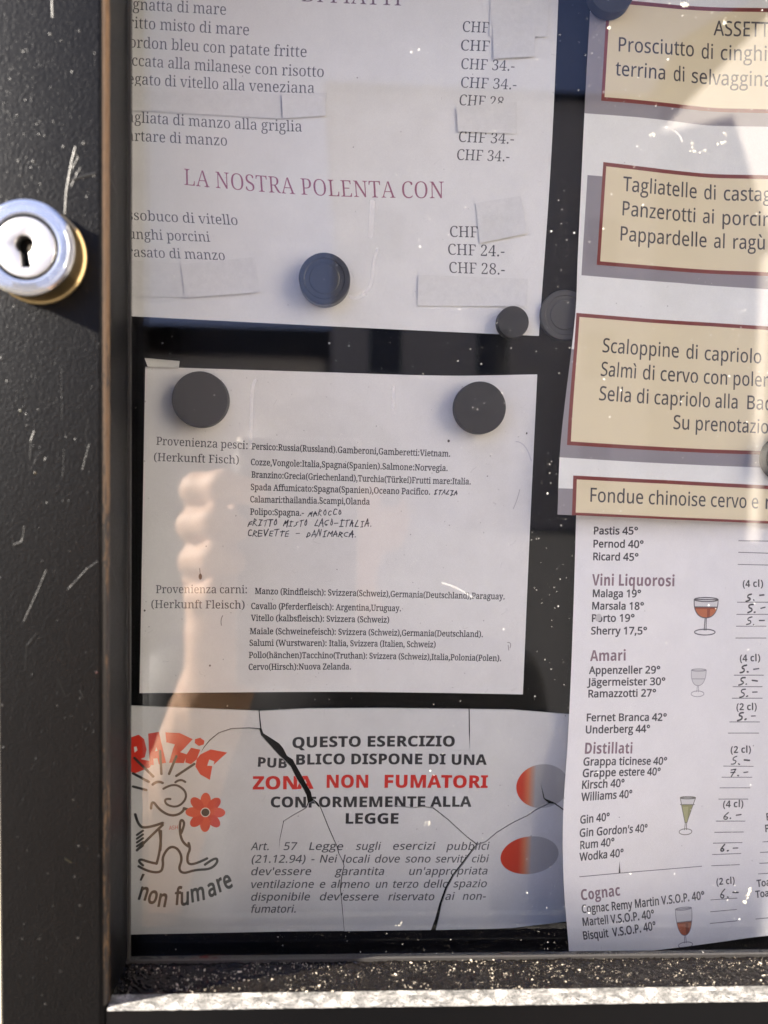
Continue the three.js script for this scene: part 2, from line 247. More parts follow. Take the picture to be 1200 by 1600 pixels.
// ------------------------------------------------------------------ sheets of paper
// A sheet is a smooth surface through control points [px, py, height over the board in mm].
function hermite(ts, vals, t) {
  const n = ts.length; if (n === 2) return vals[0].clone().lerp(vals[1], t);
  let k = 0; while (k < n - 2 && t > ts[k + 1]) k++;
  const d = (i) => { const a = Math.max(0, i - 1), b = Math.min(n - 1, i + 1); return vals[b].clone().sub(vals[a]).multiplyScalar(1 / (ts[b] - ts[a])); };
  const h = ts[k + 1] - ts[k], s = (t - ts[k]) / h, s2 = s * s, s3 = s2 * s;
  return vals[k].clone().multiplyScalar(2 * s3 - 3 * s2 + 1).addScaledVector(d(k), h * (s3 - 2 * s2 + s)).addScaledVector(vals[k + 1], -2 * s3 + 3 * s2).addScaledVector(d(k + 1), h * (s3 - s2));
}
function makeSheet(rows, pxPerMm = 11) {
  const W = rows.map((r) => r.map(([x, y, z]) => P(x, y, Z_SHEET + z * mm))), nr = W.length, nc = W[0].length;
  const along = (get, n, m) => { const acc = new Float64Array(n); for (let j = 0; j < m; j++) for (let i = 1; i < n; i++) acc[i] += get(i, j).distanceTo(get(i - 1, j)) / m; let s = 0; const out = [...acc].map((v) => s += v); return [out.map((v) => v / s), s]; };
  const [us, width] = along((i, j) => W[j][i], nc, nr), [vs, height] = along((i, j) => W[i][j], nr, nc);
  const at = (u, v) => hermite(vs, W.map((r) => hermite(us, r, u)), v);
  const cw = Math.min(2048, Math.round(width / mm * pxPerMm)), ch = Math.min(2048, Math.round(height / mm * pxPerMm));
  const find = (px, py) => {                       // where on the sheet a photo pixel lies, in canvas units
    let u = 0.5, v = 0.5;
    for (let k = 0; k < 14; k++) {
      const e = 1e-3, a = pix(at(u, v)), b = pix(at(u + e, v)), c = pix(at(u, v + e));
      const a11 = (b[0] - a[0]) / e, a12 = (c[0] - a[0]) / e, a21 = (b[1] - a[1]) / e, a22 = (c[1] - a[1]) / e, det = a11 * a22 - a12 * a21, dx = px - a[0], dy = py - a[1];
      u += (dx * a22 - dy * a12) / det; v += (dy * a11 - dx * a21) / det;
    }
    return [u * cw, v * ch];
  };
  const geo = (nu, nv) => {
    const g = new THREE.PlaneGeometry(1, 1, nu, nv), p = g.attributes.position, uv = g.attributes.uv;
    for (let i = 0; i < p.count; i++) { const q = at(uv.getX(i), 1 - uv.getY(i)); p.setXYZ(i, q.x, q.y, q.z); }
    g.computeVertexNormals(); return g;
  };
  return { at, find, geo, cw, ch, width, height, k: cw / (width / mm) };
}
const PXMM = F / 277;                               // photo pixels per mm on the board
function paperBase(s, tint, specks = 60) {
  const [c, g] = canvas(s.cw, s.ch), id = g.createImageData(s.cw, s.ch), k = 1 / s.k;
  for (let y = 0; y < s.ch; y++) for (let x = 0; x < s.cw; x++) {
    const i = (y * s.cw + x) * 4, n = (fbm(x * k * 3.1, y * k * 3.1) - 0.5) * 9 + (fbm(x * k * 0.13 + 8, y * k * 0.13) - 0.5) * 9 + (rnd() - 0.5) * 7;
    id.data[i] = tint[0] + n; id.data[i + 1] = tint[1] + n; id.data[i + 2] = tint[2] + n; id.data[i + 3] = 255;
  }
  g.putImageData(id, 0, 0);
  for (let j = 0; j < specks; j++) { g.fillStyle = `rgba(60,52,50,${rr(0.1, 0.65)})`; g.beginPath(); g.ellipse(rnd() * s.cw, rnd() * s.ch, rr(0.08, 0.22) * s.k, rr(0.08, 0.26) * s.k, rnd() * 3, 0, 7); g.fill(); }
  for (let j = 0; j < specks / 4; j++) { g.strokeStyle = `rgba(90,84,84,${rr(0.08, 0.3)})`; g.lineWidth = 0.09 * s.k; const x = rnd() * s.cw, y = rnd() * s.ch; g.beginPath(); g.moveTo(x, y); g.quadraticCurveTo(x + rr(-2, 2) * s.k, y + rr(-1, 2) * s.k, x + rr(-2, 2) * s.k, y + rr(-2, 3) * s.k); g.stroke(); }
  return [c, g];
}
// print a line of type from pixel A to pixel B (its base line); weight > 0 thickens, < 0 thins the strokes (in em)
function type(s, g, text, ax, ay, bx, by, size, o = {}) {
  const A = s.find(ax, ay), B = s.find(bx, by), [lc, l] = o.layer, em = size / PXMM * s.k, len = Math.hypot(B[0] - A[0], B[1] - A[1]);
  l.setTransform(1, 0, 0, 1, 0, 0); l.clearRect(0, 0, lc.width, lc.height);
  l.font = `${o.bold ? 'bold ' : ''}${em}px ${o.family || 'serif'}`; l.textBaseline = 'alphabetic'; l.lineJoin = 'round';
  const w = l.measureText(text).width, ang = Math.atan2(B[1] - A[1], B[0] - A[0]);
  const pre = o.pre ? l.measureText(o.pre).width : 0, full = (o.pre || '') + text + (o.post || '');
  l.translate(A[0], A[1]); l.rotate(ang); l.transform(len / w, 0, o.skew ? -o.skew : 0, 1, 0, 0);
  l.fillStyle = o.color || '#333'; l.fillText(full, -pre, 0);
  if (o.weight > 0) { l.strokeStyle = o.color || '#333'; l.lineWidth = o.weight * em; l.strokeText(full, -pre, 0); }
  if (o.weight < 0) { l.globalCompositeOperation = 'destination-out'; l.lineWidth = -o.weight * em; l.strokeText(full, -pre, 0); l.globalCompositeOperation = 'source-over'; }
  g.globalAlpha = o.alpha ?? 1; g.drawImage(lc, 0, 0); g.globalAlpha = 1;
}
// handwriting: capitals as pen strokes in a unit box
const PEN = {
  A: ['0,0 .45,1 .8,0', '.1,.4 .85,.45'], C: ['.8,.85 .4,1 .05,.5 .3,0 .85,.1'], D: ['.1,0 .1,1 .8,.7 .75,.2 .1,0'], E: ['.8,.95 .1,.9 .1,.05 .8,0', '.1,.5 .7,.5'], F: ['.1,0 .15,.9 .85,1', '.1,.5 .7,.55'],
  G: ['.8,.9 .3,1 .05,.4 .4,0 .8,.3 .45,.4'], I: ['.4,0 .45,1', '.1,.95 .85,1', '.1,.02 .8,.05'], L: ['.5,1 .1,.05 .8,.1'], M: ['0,0 .2,1 .45,.4 .8,1 .9,0'], N: ['0,0 .15,1 .7,0 .85,1'], O: ['.4,1 .05,.5 .4,0 .8,.5 .4,1'],
  R: ['.1,0 .15,1 .75,.8 .15,.5 .85,0'], S: ['.8,.9 .2,.85 .7,.4 .1,.05'], T: ['.4,0 .45,.95', '.0,.9 .95,1'], V: ['0,1 .35,0 .8,1'], '-': ['0,.45 .8,.5'], '.': ['.2,0 .3,.05'], ' ': [],
  5: ['.85,1 .25,.95 .2,.55 .75,.5 .8,.1 .1,0'], 6: ['.75,1 .15,.5 .2,.05 .75,.05 .75,.4 .2,.4'], 7: ['.05,.9 .8,1 .35,0', '.15,.5 .8,.5'],
};
function pen(s, g, text, ax, ay, bx, by, h, color = '#2b2a33', wide = 1.3) {
  const n = text.length, q = s.k / PXMM; g.strokeStyle = color; g.lineWidth = wide * q; g.lineCap = g.lineJoin = 'round';
  for (let i = 0; i < n; i++) {
    const ch = text[i], w = (bx - ax) / n * 0.86, x0 = ax + (bx - ax) * i / n, y0 = ay + (by - ay) * i / n + rr(-0.6, 0.6), hh = h * rr(0.78, 1.15); g.lineWidth = wide * q * rr(0.75, 1.25);
    for (const st of PEN[ch] || []) {
      const pts = st.split(' ').map((t) => t.split(',').map(Number)).map(([x, y]) => s.find(x0 + (x + y * 0.24) * w + rr(-0.8, 0.8), y0 - y * hh + rr(-0.9, 0.9)));
      g.beginPath(); g.moveTo(...pts[0]); if (!'CDGOS56'.includes(ch)) for (const p of pts.slice(1)) g.lineTo(...p); else { for (let k = 1; k < pts.length - 1; k++) { const m = k === pts.length - 2 ? pts[k + 1] : [(pts[k][0] + pts[k + 1][0]) / 2, (pts[k][1] + pts[k + 1][1]) / 2]; g.quadraticCurveTo(...pts[k], ...m); } } g.stroke();
    }
  }
}
function poly(s, g, pts, fill, stroke, width) {
  g.beginPath(); pts.forEach(([x, y], i) => g[i ? 'lineTo' : 'moveTo'](...s.find(x, y))); if (fill) { g.closePath(); g.fillStyle = fill; g.fill(); }
  if (stroke) { g.strokeStyle = stroke; g.lineWidth = width * s.k / PXMM; g.stroke(); }
}
function curve(s, g, pts, color, width) {
  const q = pts.map(([x, y]) => s.find(x, y)); g.strokeStyle = color; g.lineWidth = width * s.k / PXMM; g.lineCap = g.lineJoin = 'round'; g.beginPath(); g.moveTo(...q[0]);
  for (let k = 1; k < q.length - 1; k++) { const m = k === q.length - 2 ? q[k + 1] : [(q[k][0] + q[k + 1][0]) / 2, (q[k][1] + q[k + 1][1]) / 2]; g.quadraticCurveTo(...q[k], ...m); }
  if (q.length === 2) g.lineTo(...q[1]); g.stroke();
}
const paperMat = (c) => std(lin(1, 1, 1), 0.82, 0, { map: texture(c) });
// a small patch of plain paper glued over a line
function patchGeo(s, pts, z, lift = 0.25) {
  const q = pts.map(([x, y]) => { const [a, b] = s.find(x, y), p = s.at(a / s.cw, b / s.ch); p.z += z * mm; return p; }), n = 6, g = new THREE.PlaneGeometry(1, 1, n, n), p = g.attributes.position, uv = g.attributes.uv, b = rr(0, 6);
  for (let i = 0; i < p.count; i++) {
    const u = uv.getX(i), v = 1 - uv.getY(i), a = q[0].clone().lerp(q[1], u).lerp(q[3].clone().lerp(q[2], u), v), e = Math.max(Math.abs(u - 0.5), Math.abs(v - 0.5)) * 2;
    p.setXYZ(i, a.x, a.y, a.z + lift * mm * e * e * (0.6 + 0.6 * Math.sin(b + 3 * u + 2 * v)));
    uv.setXY(i, a.x / 0.08, a.y / 0.08);
  }
  g.computeVertexNormals(); return g;
}
const [patchC, patchG] = canvas(256, 256), patchD = patchG.createImageData(256, 256);
for (let y = 0; y < 256; y++) for (let x = 0; x < 256; x++) { const v = 214 + (fbm(x * 0.2, y * 0.2) - 0.5) * 10 + (rnd() - 0.5) * 6, i = (y * 256 + x) * 4; patchD.data[i] = v + 1; patchD.data[i + 1] = v - 2; patchD.data[i + 2] = v - 5; patchD.data[i + 3] = 255; }
patchG.putImageData(patchD, 0, 0);
const patchTex = texture(patchC); patchTex.wrapS = patchTex.wrapT = THREE.RepeatWrapping;
const patchMat = std(lin(1, 1, 1), 0.8, 0, { map: patchTex });

// ---- price menu, upper left
{
  const s = makeSheet([[[148, -98, 0.1], [500, -80, 0.3], [875, -60, 0.6]], [[146, 240, 0.1], [500, 258, 0.5], [861, 250, 0.8]], [[142, 491, 0.2], [540, 511, 0.4], [842, 525, 0.7]]], 11);
  const [c, g] = paperBase(s, [222, 219, 216], 50), layer = canvas(s.cw, s.ch), ink = '#3c3a3e', o = (pre, more) => ({ layer, color: ink, pre, weight: -0.012, ...more });
  const rowsA = [['P', 'ignatta di mare', 200, 14.5, 354, 23.5], ['F', 'ritto misto di mare', 199.5, 43.5, 390, 55.5], ['C', 'ordon bleu con patate fritte', 201, 74, 480, 89.5], ['P', 'iccata alla milanese con risotto', 198.6, 102, 507, 120.6], ['F', 'egato di vitello alla veneziana', 199, 131, 492, 146], ['T', 'agliata di manzo alla griglia', 198, 190.5, 472.5, 206], ['T', 'artare di manzo', 198, 219.6, 356, 228], ['O', 'ssobuco di vitello', 199, 343.4, 373, 352], ['F', 'unghi porcini', 199.5, 373, 329, 378], ['B', 'rasato di manzo', 199, 401, 353, 406.7]];
  for (const [pre, t, ax, ay, bx, by] of rowsA) type(s, g, t, ax, ay, bx, by, 21.5, o(pre));
  for (const [t, ax, ay, bx, by] of [['CHF', 721.5, 49.5, 764.5, 51], ['CHF', 718.5, 78.6, 765.6, 80], ['CHF 34.-', 719, 107.4, 804, 111], ['CHF 34.-', 718.5, 136.5, 807, 140], ['CHF 28', 716, 164, 787, 168], ['CHF 34.-', 715, 221.4, 803, 225], ['CHF 34.-', 712.5, 249.6, 796, 252.5], ['CHF', 702, 370, 747, 371], ['CHF 24.-', 699, 397.6, 788.4, 401], ['CHF 28.-', 701, 426, 789, 429.4]]) type(s, g, t, ax, ay, bx, by, 22.5, o(''));
  type(s, g, 'LA NOSTRA POLENTA CON', 286.7, 289, 694.5, 310, 35, o('', { color: '#8c4f66', weight: -0.02 }));
  type(s, g, 'DI PIATTI', 470, 2, 628, 9, 32, o('', { color: '#6f5563', weight: -0.015 }));
  const base = s.at(0.5, 1), root = thing('menu_sheet', base, 'printed menu sheet headed in purple with plain paper strips glued over some lines', 'menu');
  part(root, 'paper', s.geo(36, 30), paperMat(c));
  const patches = [[[150, 132], [440, 149], [439.5, 186.6], [150, 170]], [[440, 149], [510.6, 146], [509.4, 182], [442.5, 186]], [[767, -12], [858, -8], [855, 59], [764, 57]], [[770, 39], [835.5, 38], [835, 90], [770.5, 93.6]], [[712.5, 168], [807, 160.5], [808, 210], [715, 206.5]], [[742.5, 317.5], [813, 307], [823.5, 365.5], [749.5, 380.5]], [[653.5, 430], [824.5, 436], [823, 479.5], [652, 478]], [[150, 404], [284.5, 412], [289, 465], [150, 462]], [[283, 413.7], [398.5, 402.6], [406.4, 457.4], [290, 466]]];
  patches.forEach((p, i) => part(root, 'cover_strip', patchGeo(s, p, 0.3 + (i === 1 || i === 3 || i === 8 ? 0.25 : 0), 0.3), patchMat));
}

// ---- provenance sheet, middle
{
  const s = makeSheet([[[227, 573, 0.9], [520, 582, 1.0], [700, 587, 0.6], [839.5, 585, 0.8]], [[222.5, 828, 0.4], [520, 834, 0.8], [690, 837, 0.9], [827.5, 838, 0.5]], [[218, 1083, 0.3], [520, 1081, 0.5], [680, 1082.5, 0.4], [817, 1085, 0.5]]], 12);
  const [c, g] = paperBase(s, [218, 214, 211], 130), layer = canvas(s.cw, s.ch), o = (more) => ({ layer, color: '#37343a', ...more });
  for (const [t, ax, ay, bx, by, sz] of [['Provenienza pesci:', 243.5, 694.8, 388, 702, 17.2], ['(Herkunft Fisch)', 239.5, 720, 374, 724.7, 17.2], ['Provenienza carni:', 243, 926.7, 387, 927, 17.2], ['(Herkunft Fleisch)', 235.5, 950, 383, 951, 17.2]]) type(s, g, t, ax, ay, bx, by, sz, o({ weight: 0.004, color: '#302d32' }));
  for (const [t, ax, ay, bx, by] of [['Persico:Russia(Russland).Gamberoni,Gamberetti:Vietnam.', 393, 702, 704, 713.5], ['Cozze,Vongole:Italia,Spagna(Spanien).Salmone:Norvegia.', 391.5, 726.5, 700, 736], ['Branzino:Grecia(Griechenland),Turchia(T\u00fcrkei)Frutti mare:Italia.', 392.5, 746, 736, 757], ['Spada Affumicato:Spagna(Spanien),Oceano Pacifico.', 391.5, 765.5, 672.5, 773], ['Calamari:thailandia.Scampi,Olanda', 390.5, 784.7, 578, 788.5], ['Polipo:Spagna.-', 390.5, 804, 475, 806],
    ['Manzo (Rindfleisch): Svizzera(Schweiz),Germania(Deutschland),Paraguay.', 398, 928, 789, 936.5], ['Cavallo (Pferderfleisch): Argentina,Uruguay.', 392, 951.5, 627, 955], ['Vitello (kalbsfleisch): Svizzera (Schweiz)', 392, 970, 608.4, 973], ['Maiale (Schweinefeisch): Svizzera (Schweiz),Germania(Deutschland).', 390, 990.7, 755, 995.4], ['Salumi (Wurstwaren): Italia, Svizzera (Italien, Schweiz)', 389.5, 1009, 681, 1011.5], ['Pollo(h\u00e4nchen)Tacchino(Truthan): Svizzera (Schweiz),Italia,Polonia(Polen).', 388.5, 1028, 783.5, 1033], ['Cervo(Hirsch):Nuova Zelanda.', 388, 1046.7, 549, 1046]]) type(s, g, t, ax, ay, bx, by, 13.3, o({ weight: 0.035, color: '#29272b' }));
  pen(s, g, 'ITALIA', 678, 773, 716, 773.5, 8.5); pen(s, g, 'MAROCCO', 481, 807, 535, 804, 8.5); pen(s, g, 'FRITTO MISTO LAGO-ITALIA.', 387, 822, 586, 823, 10); pen(s, g, 'CREVETTE - DANIMARCA.', 386, 838, 562, 839, 9.5);
  const blot = (x, y, a, b) => { const [X, Y] = s.find(x, y), q = s.k / PXMM; g.fillStyle = 'rgba(48,40,36,.85)'; g.beginPath(); g.ellipse(X, Y, a * q, b * q, 0, 0, 7); g.fill(); };
  blot(313, 901, 2.6, 4.6); curve(s, g, [[312, 888], [312.5, 894], [313, 899]], 'rgba(60,50,46,.7)', 1); blot(701, 689, 1.8, 2.2); blot(823, 677, 1.2, 1.6); blot(226, 954, 1.4, 1.6); blot(328, 1040, 1.3, 1.5);
  curve(s, g, [[348, 962], [344, 968], [346, 977]], 'rgba(60,54,52,.7)', 1.1); curve(s, g, [[442, 945], [436, 955], [437, 966]], 'rgba(60,54,52,.5)', 0.9); curve(s, g, [[793, 1004], [800, 1003], [797, 1012]], 'rgba(60,54,52,.6)', 1); curve(s, g, [[794, 1008], [795, 1016]], 'rgba(60,54,52,.6)', 1);
  curve(s, g, [[806, 690], [822, 690], [830, 720]], 'rgba(150,146,160,.5)', 1.2); curve(s, g, [[812, 765], [809, 780], [802, 795]], 'rgba(90,86,90,.45)', 1);
  const root = thing('provenance_sheet', s.at(0.5, 1), 'white sheet listing where fish and meat come from, with handwritten additions', 'notice');
  part(root, 'paper', s.geo(36, 24), paperMat(c));
  const tapeMat = new THREE.MeshPhysicalMaterial({ color: lin(0.62, 0.6, 0.56), roughness: 0.25, side: THREE.DoubleSide });
  part(root, 'tape', patchGeo(s, [[227, 560], [281, 564.5], [280, 575], [232, 574]], 0.4, 0.5), tapeMat, root, 'torn bit of tape on the upper left corner of the sheet');
}

// ---- cracked no-smoking sign, below
{
  const ZS = Z_SHEET + 0.5 * mm, o0 = P(140, 1090, ZS), o1 = P(940, 1475, ZS), W = o1.x - o0.x, H = o0.y - o1.y, k = 9.8 / mm;
  const s = { k: 9.8, cw: Math.round(W * k), ch: Math.round(H * k), find: (px, py) => { const p = P(px, py, ZS); return [(p.x - o0.x) * k, (o0.y - p.y) * k]; } };
  const [c, g] = paperBase(s, [204, 202, 200], 60), layer = canvas(s.cw, s.ch), o = (more) => ({ layer, family: 'sans-serif', color: '#232226', ...more });
  const head = (t, ax, ay, bx, by, sz, more) => type(s, g, t, ax, ay, bx, by, sz, o({ bold: true, weight: 0.022, ...more }));
  head('QUESTO ESERCIZIO', 456, 1166, 711, 1164.5, 23.5); head('PUB', 401, 1197, 449, 1199, 21); head('BLICO DISPONE DI UNA', 461, 1192.7, 759, 1192.6, 23.5);
  const red = { color: '#c6261e' }; head('ZON', 394.7, 1232, 467, 1231.5, 29, red); head('A', 464, 1231, 489.5, 1230.5, 29, red); head('NON', 508, 1229, 577.3, 1229, 29, red); head('FUMATORI', 598, 1229, 761.8, 1229, 29, red);
  head('CONF', 422, 1260, 495, 1259.6, 23.5); head('ORMEMENTE ALLA', 497, 1259.6, 735.5, 1258.7, 23.5); head('LEGGE', 537.8, 1285.3, 623.5, 1285.3, 23.5);
  const it = (y0, words) => { for (const [t, a, b] of words) type(s, g, t, a, y0 - (a - 391) * 0.004, b, y0 - (b - 391) * 0.004, 17.6, o({ color: '#39383c', skew: 0.2, weight: 0.012 })); };
  it(1326.7, [['Art.', 392, 421], ['57', 442, 463], ['Legge', 481, 536], ['sugli', 555, 594], ['esercizi', 612, 679], ['pubblici', 696, 763]]);
  it(1346.7, [['(21.12.94)', 392, 477], ['-', 485, 491], ['Nei', 498, 526], ['locali', 534, 577], ['dove', 584, 624], ['sono', 632, 672], ['serviti', 679, 727], ['cibi', 735, 762]]);
  it(1366, [["dev'essere", 391, 486], ['garantita', 523, 600], ["un'appropriata", 637, 761]]);
  it(1386, [['ventilazione', 391, 490], ['e', 498, 508], ['almeno', 516, 577], ['un', 585, 605], ['terzo', 612, 653], ['dello', 660, 700], ['spazio', 707, 760]]);
  it(1405.6, [['disponibile', 391, 484], ["dev'essere", 498, 591], ['riservato', 605, 678], ['ai', 694, 709], ['non-', 721, 758]]);
  it(1424.5, [['fumatori.', 391, 463]]);
  // lettering and flower on the left
  const z5 = (x, y) => [180 + x / 3.75, 1090 + y / 3.75], z6 = (x, y) => [180 + x / 3.75, 1300 + y / 3.75], rc = '#cc3222';
  const letter = (pts, holes = []) => { poly(s, g, pts.map((p) => z5(...p)), rc); for (const h of holes) poly(s, g, h.map((p) => z5(...p)), '#cfccca'); };
  letter([[-60, 300], [-30, 250], [20, 235], [40, 270], [5, 300], [-10, 360], [20, 400], [60, 360], [80, 420], [30, 470], [-40, 440]]);
  letter([[88, 232], [140, 214], [172, 240], [186, 300], [176, 345], [150, 356], [222, 372], [205, 405], [120, 438], [92, 430]], [[[112, 285], [128, 282], [134, 305], [116, 320]]]);
  letter([[196, 208], [258, 198], [300, 378], [258, 386], [250, 350], [226, 354], [228, 390], [204, 392]], [[[236, 312], [243, 286], [252, 308]]]);
  letter([[296, 200], [380, 205], [456, 240], [400, 300], [382, 316], [424, 330], [404, 380], [318, 378], [340, 300], [352, 270], [302, 258]]);
  letter([[470, 240], [500, 232], [524, 250], [520, 272], [492, 280], [468, 262]]); letter([[446, 290], [500, 302], [478, 360], [446, 386], [412, 376], [420, 330]]);
  letter([[500, 330], [560, 302], [656, 322], [616, 356], [570, 398], [556, 478], [500, 446], [472, 400], [480, 356]], [[[540, 396], [552, 360], [582, 372], [576, 398]]]);
  const inkC = '#33322f', li = (pts, w = 3, f = z5) => curve(s, g, pts.map((p) => f(...p)), inkC, w * 1.3);
  for (const r of [[[107, 440], [200, 490]], [[115, 350], [225, 458]], [[265, 310], [273, 443]], [[360, 340], [318, 443]], [[465, 385], [360, 455]], [[107, 517], [185, 537]]]) li(r, 3);
  li([[222, 505], [250, 480], [280, 496]], 3); li([[355, 492], [385, 468], [412, 490]], 2.6); li([[285, 530], [340, 496], [412, 535], [420, 590], [368, 640], [300, 625], [290, 586], [325, 590]], 2.6);
  li([[212, 645], [216, 590], [262, 655], [330, 692], [395, 672], [405, 648]], 3); li([[405, 645], [470, 665]], 3.4);
  li([[120, 680], [135, 740], [180, 765], [280, 730]], 3.2); li([[130, 890], [185, 830], [280, 742]], 3); li([[258, 762], [275, 830], [266, 890]], 3); for (let i = 0; i < 5; i++) li([[130, 800 + i * 22], [165, 775 + i * 22]], 2.6);
  li([[388, 790], [410, 740], [398, 712], [382, 716], [380, 790], [400, 850], [432, 868]], 3); li([[270, -10], [272, 90], [245, 180]], 3, z6);
  li([[245, 180], [200, 172], [150, 152], [138, 170], [165, 190]], 3, z6); li([[140, 196], [190, 226], [270, 234], [284, 190], [278, 140], [320, 78], [370, 90], [396, 150], [372, 212], [400, 240], [470, 216], [560, 214], [605, 170], [590, 140], [528, 186]], 3, z6); li([[432, 60], [444, 92], [424, 130], [426, 186], [480, 180], [540, 150]], 3, z6);
  const [fx, fy] = z5(530, 668);
  for (let i = 0; i < 8; i++) { const a = i * Math.PI / 4 + 0.02, [X, Y] = s.find(fx + Math.sin(a) * 18.5, fy - Math.cos(a) * 18.5), q = s.k / PXMM; g.save(); g.translate(X, Y); g.rotate(a); g.fillStyle = i % 2 ? '#c8382a' : '#d24a34'; g.beginPath(); g.ellipse(0, 0, 8 * q, 12.5 * q, 0, 0, 7); g.fill(); g.restore(); }
  { const [X, Y] = s.find(fx, fy), q = s.k / PXMM; g.fillStyle = '#d8d5d2'; g.beginPath(); g.arc(X, Y, 7.6 * q, 0, 7); g.fill(); g.fillStyle = '#2f2d2a'; g.beginPath(); g.arc(X, Y, 6.2 * q, 0, 7); g.fill(); }
  const glyphs = [["'", 146, 290, 0.3], ['n', 172, 345, 0.16], ['o', 226, 366, 0.12], ['n', 282, 384, 0.06], ['f', 368, 372, -0.05], ['u', 410, 374, -0.12], ['m', 484, 350, -0.22], ['a', 566, 322, -0.32], ['r', 612, 296, -0.4], ['e', 656, 278, -0.45]];
  for (const [ch, x, y, a] of glyphs) { const [X, Y] = s.find(...z6(x, y)), q = s.k / PXMM; g.save(); g.translate(X, Y); g.rotate(a); g.transform(0.72, 0, -0.12, 1, 0, 0); g.font = `${38 * q}px sans-serif`; g.textAlign = 'center'; g.textBaseline = 'middle'; g.fillStyle = g.strokeStyle = inkC; g.lineWidth = 2.2 * q; g.fillText(ch, 0, 0); g.strokeText(ch, 0, 0); g.restore(); }
  type(s, g, 'ASH', ...z5(318, 770), ...z5(372, 766), 9, o({ color: '#b4423a' }));
  // two printed ovals, red and grey
  for (const [x, y, a, b, e] of [[846, 1226, 42, 36, 27], [826, 1334, 47, 31, 13]]) { const [X, Y] = s.find(x, y), q = s.k / PXMM; g.save(); g.translate(X, Y); g.rotate(-0.18); g.beginPath(); g.ellipse(0, 0, a * q, b * q, 0, 0, 7); g.clip(); g.rotate(0.18); const gd = g.createLinearGradient((-e - 6) * q, 0, (-e + 16) * q, 0); gd.addColorStop(0, '#c03a26'); gd.addColorStop(0.45, '#c8714f'); gd.addColorStop(1, '#a3a09e'); g.fillStyle = gd; g.fillRect(-2 * a * q, -2 * b * q, 4 * a * q, 4 * b * q); g.restore(); }
  const map = texture(c), face = std(lin(1, 1, 1), 0.42, 0, { map });
  const root = thing('no_smoking_sign', V((o0.x + o1.x) / 2, o1.y, ZS), 'cracked white no-smoking sign with red lettering and a red flower', 'sign');
  // broken pieces, outlined by photo pixels; lift(px, py) is the height in mm
  const edgeLift = (px, py) => 2.2 * Math.max(0, (px - 800) / 180) + 3.5 * Math.pow(Math.max(0, (px - 760) / 220), 2) * Math.max(0, (py - 1250) / 200);
  const piece = (pts, lift, label) => {
    const sh = new THREE.Shape(pts.map(([x, y]) => { const p = P(x, y, ZS); return new THREE.Vector2(p.x, p.y); }));
    let gg = new THREE.ShapeGeometry(sh); gg = new TessellateModifier(5 * mm, 7).modify(gg);
    gg = mergeVertices(gg, 1e-6);
    const p = gg.attributes.position, uv = new Float32Array(p.count * 2);
    for (let i = 0; i < p.count; i++) {
      const q = V(p.getX(i), p.getY(i), ZS), [x, y] = pix(q); uv[i * 2] = (q.x - o0.x) / W; uv[i * 2 + 1] = 1 - (o0.y - q.y) / H;
      p.setZ(i, ZS + (lift(x, y) + 0.05) * mm);
    }
    gg.setAttribute('uv', new THREE.BufferAttribute(uv, 2)); gg.computeVertexNormals();
    // a rim gives the plastic its thickness
    const rim = [], n = pts.length, pos = [], col = [];
    for (let i = 0; i < n; i++) { const a = P(...pts[i], ZS), b = P(...pts[(i + 1) % n], ZS), za = (lift(...pts[i]) + 0.05) * mm, zb = (lift(...pts[(i + 1) % n]) + 0.05) * mm, t = 0.7 * mm; rim.push(a.x, a.y, ZS + za, b.x, b.y, ZS + zb, b.x, b.y, ZS + zb - t, a.x, a.y, ZS + za, b.x, b.y, ZS + zb - t, a.x, a.y, ZS + za - t); }
    const m = part(root, 'sign_piece', gg, face, root, label);
    const rg = new THREE.BufferGeometry().setAttribute('position', new THREE.BufferAttribute(new Float32Array(rim), 3)); rg.computeVertexNormals();
    part(root, 'broken_edge', rg, std(lin(0.42, 0.41, 0.39), 0.7), m);
  };
  const bump = (x, y, cx, cy, rx, ry) => Math.exp(-(((x - cx) / rx) ** 2) - (((y - cy) / ry) ** 2));
  const dent = (x, y) => { const t = Math.hypot((x - 372) / 62, (y - 1172) / 36); return t < 1 && y > 1136 ? -0.75 * Math.pow(1 - t, 0.7) : 0; };
  piece([[150, 1098], [205, 1102], [330, 1107], [404, 1110], [406.3, 1135], [406.6, 1137], [390, 1135.6], [362, 1136.8], [342, 1143.6], [328, 1154.8], [319, 1166], [313, 1177], [320, 1166.8], [329, 1156], [342.6, 1145], [362.5, 1138.4], [390, 1137.3], [405.5, 1139.3], [408, 1149], [424, 1167], [436, 1180], [443, 1186], [454, 1197], [464, 1217], [474, 1232], [479, 1242], [481, 1252], [478, 1260], [462, 1269], [443, 1281], [437, 1310], [436.2, 1330], [437.9, 1310], [444, 1281.8], [462.8, 1269.9], [479.5, 1260.6], [482.3, 1254], [490, 1250], [497, 1259], [500, 1259.5], [512, 1290], [526, 1322], [528.5, 1332], [535, 1345], [537, 1352], [534, 1365], [531, 1385], [535, 1425], [537.4, 1453], [440, 1454], [300, 1457], [232, 1458], [150, 1460]], (x, y) => 0.55 + dent(x, y) + 0.5 * bump(x, y, 490, 1270, 40, 40), 'left piece of the sign with the red lettering and flower');
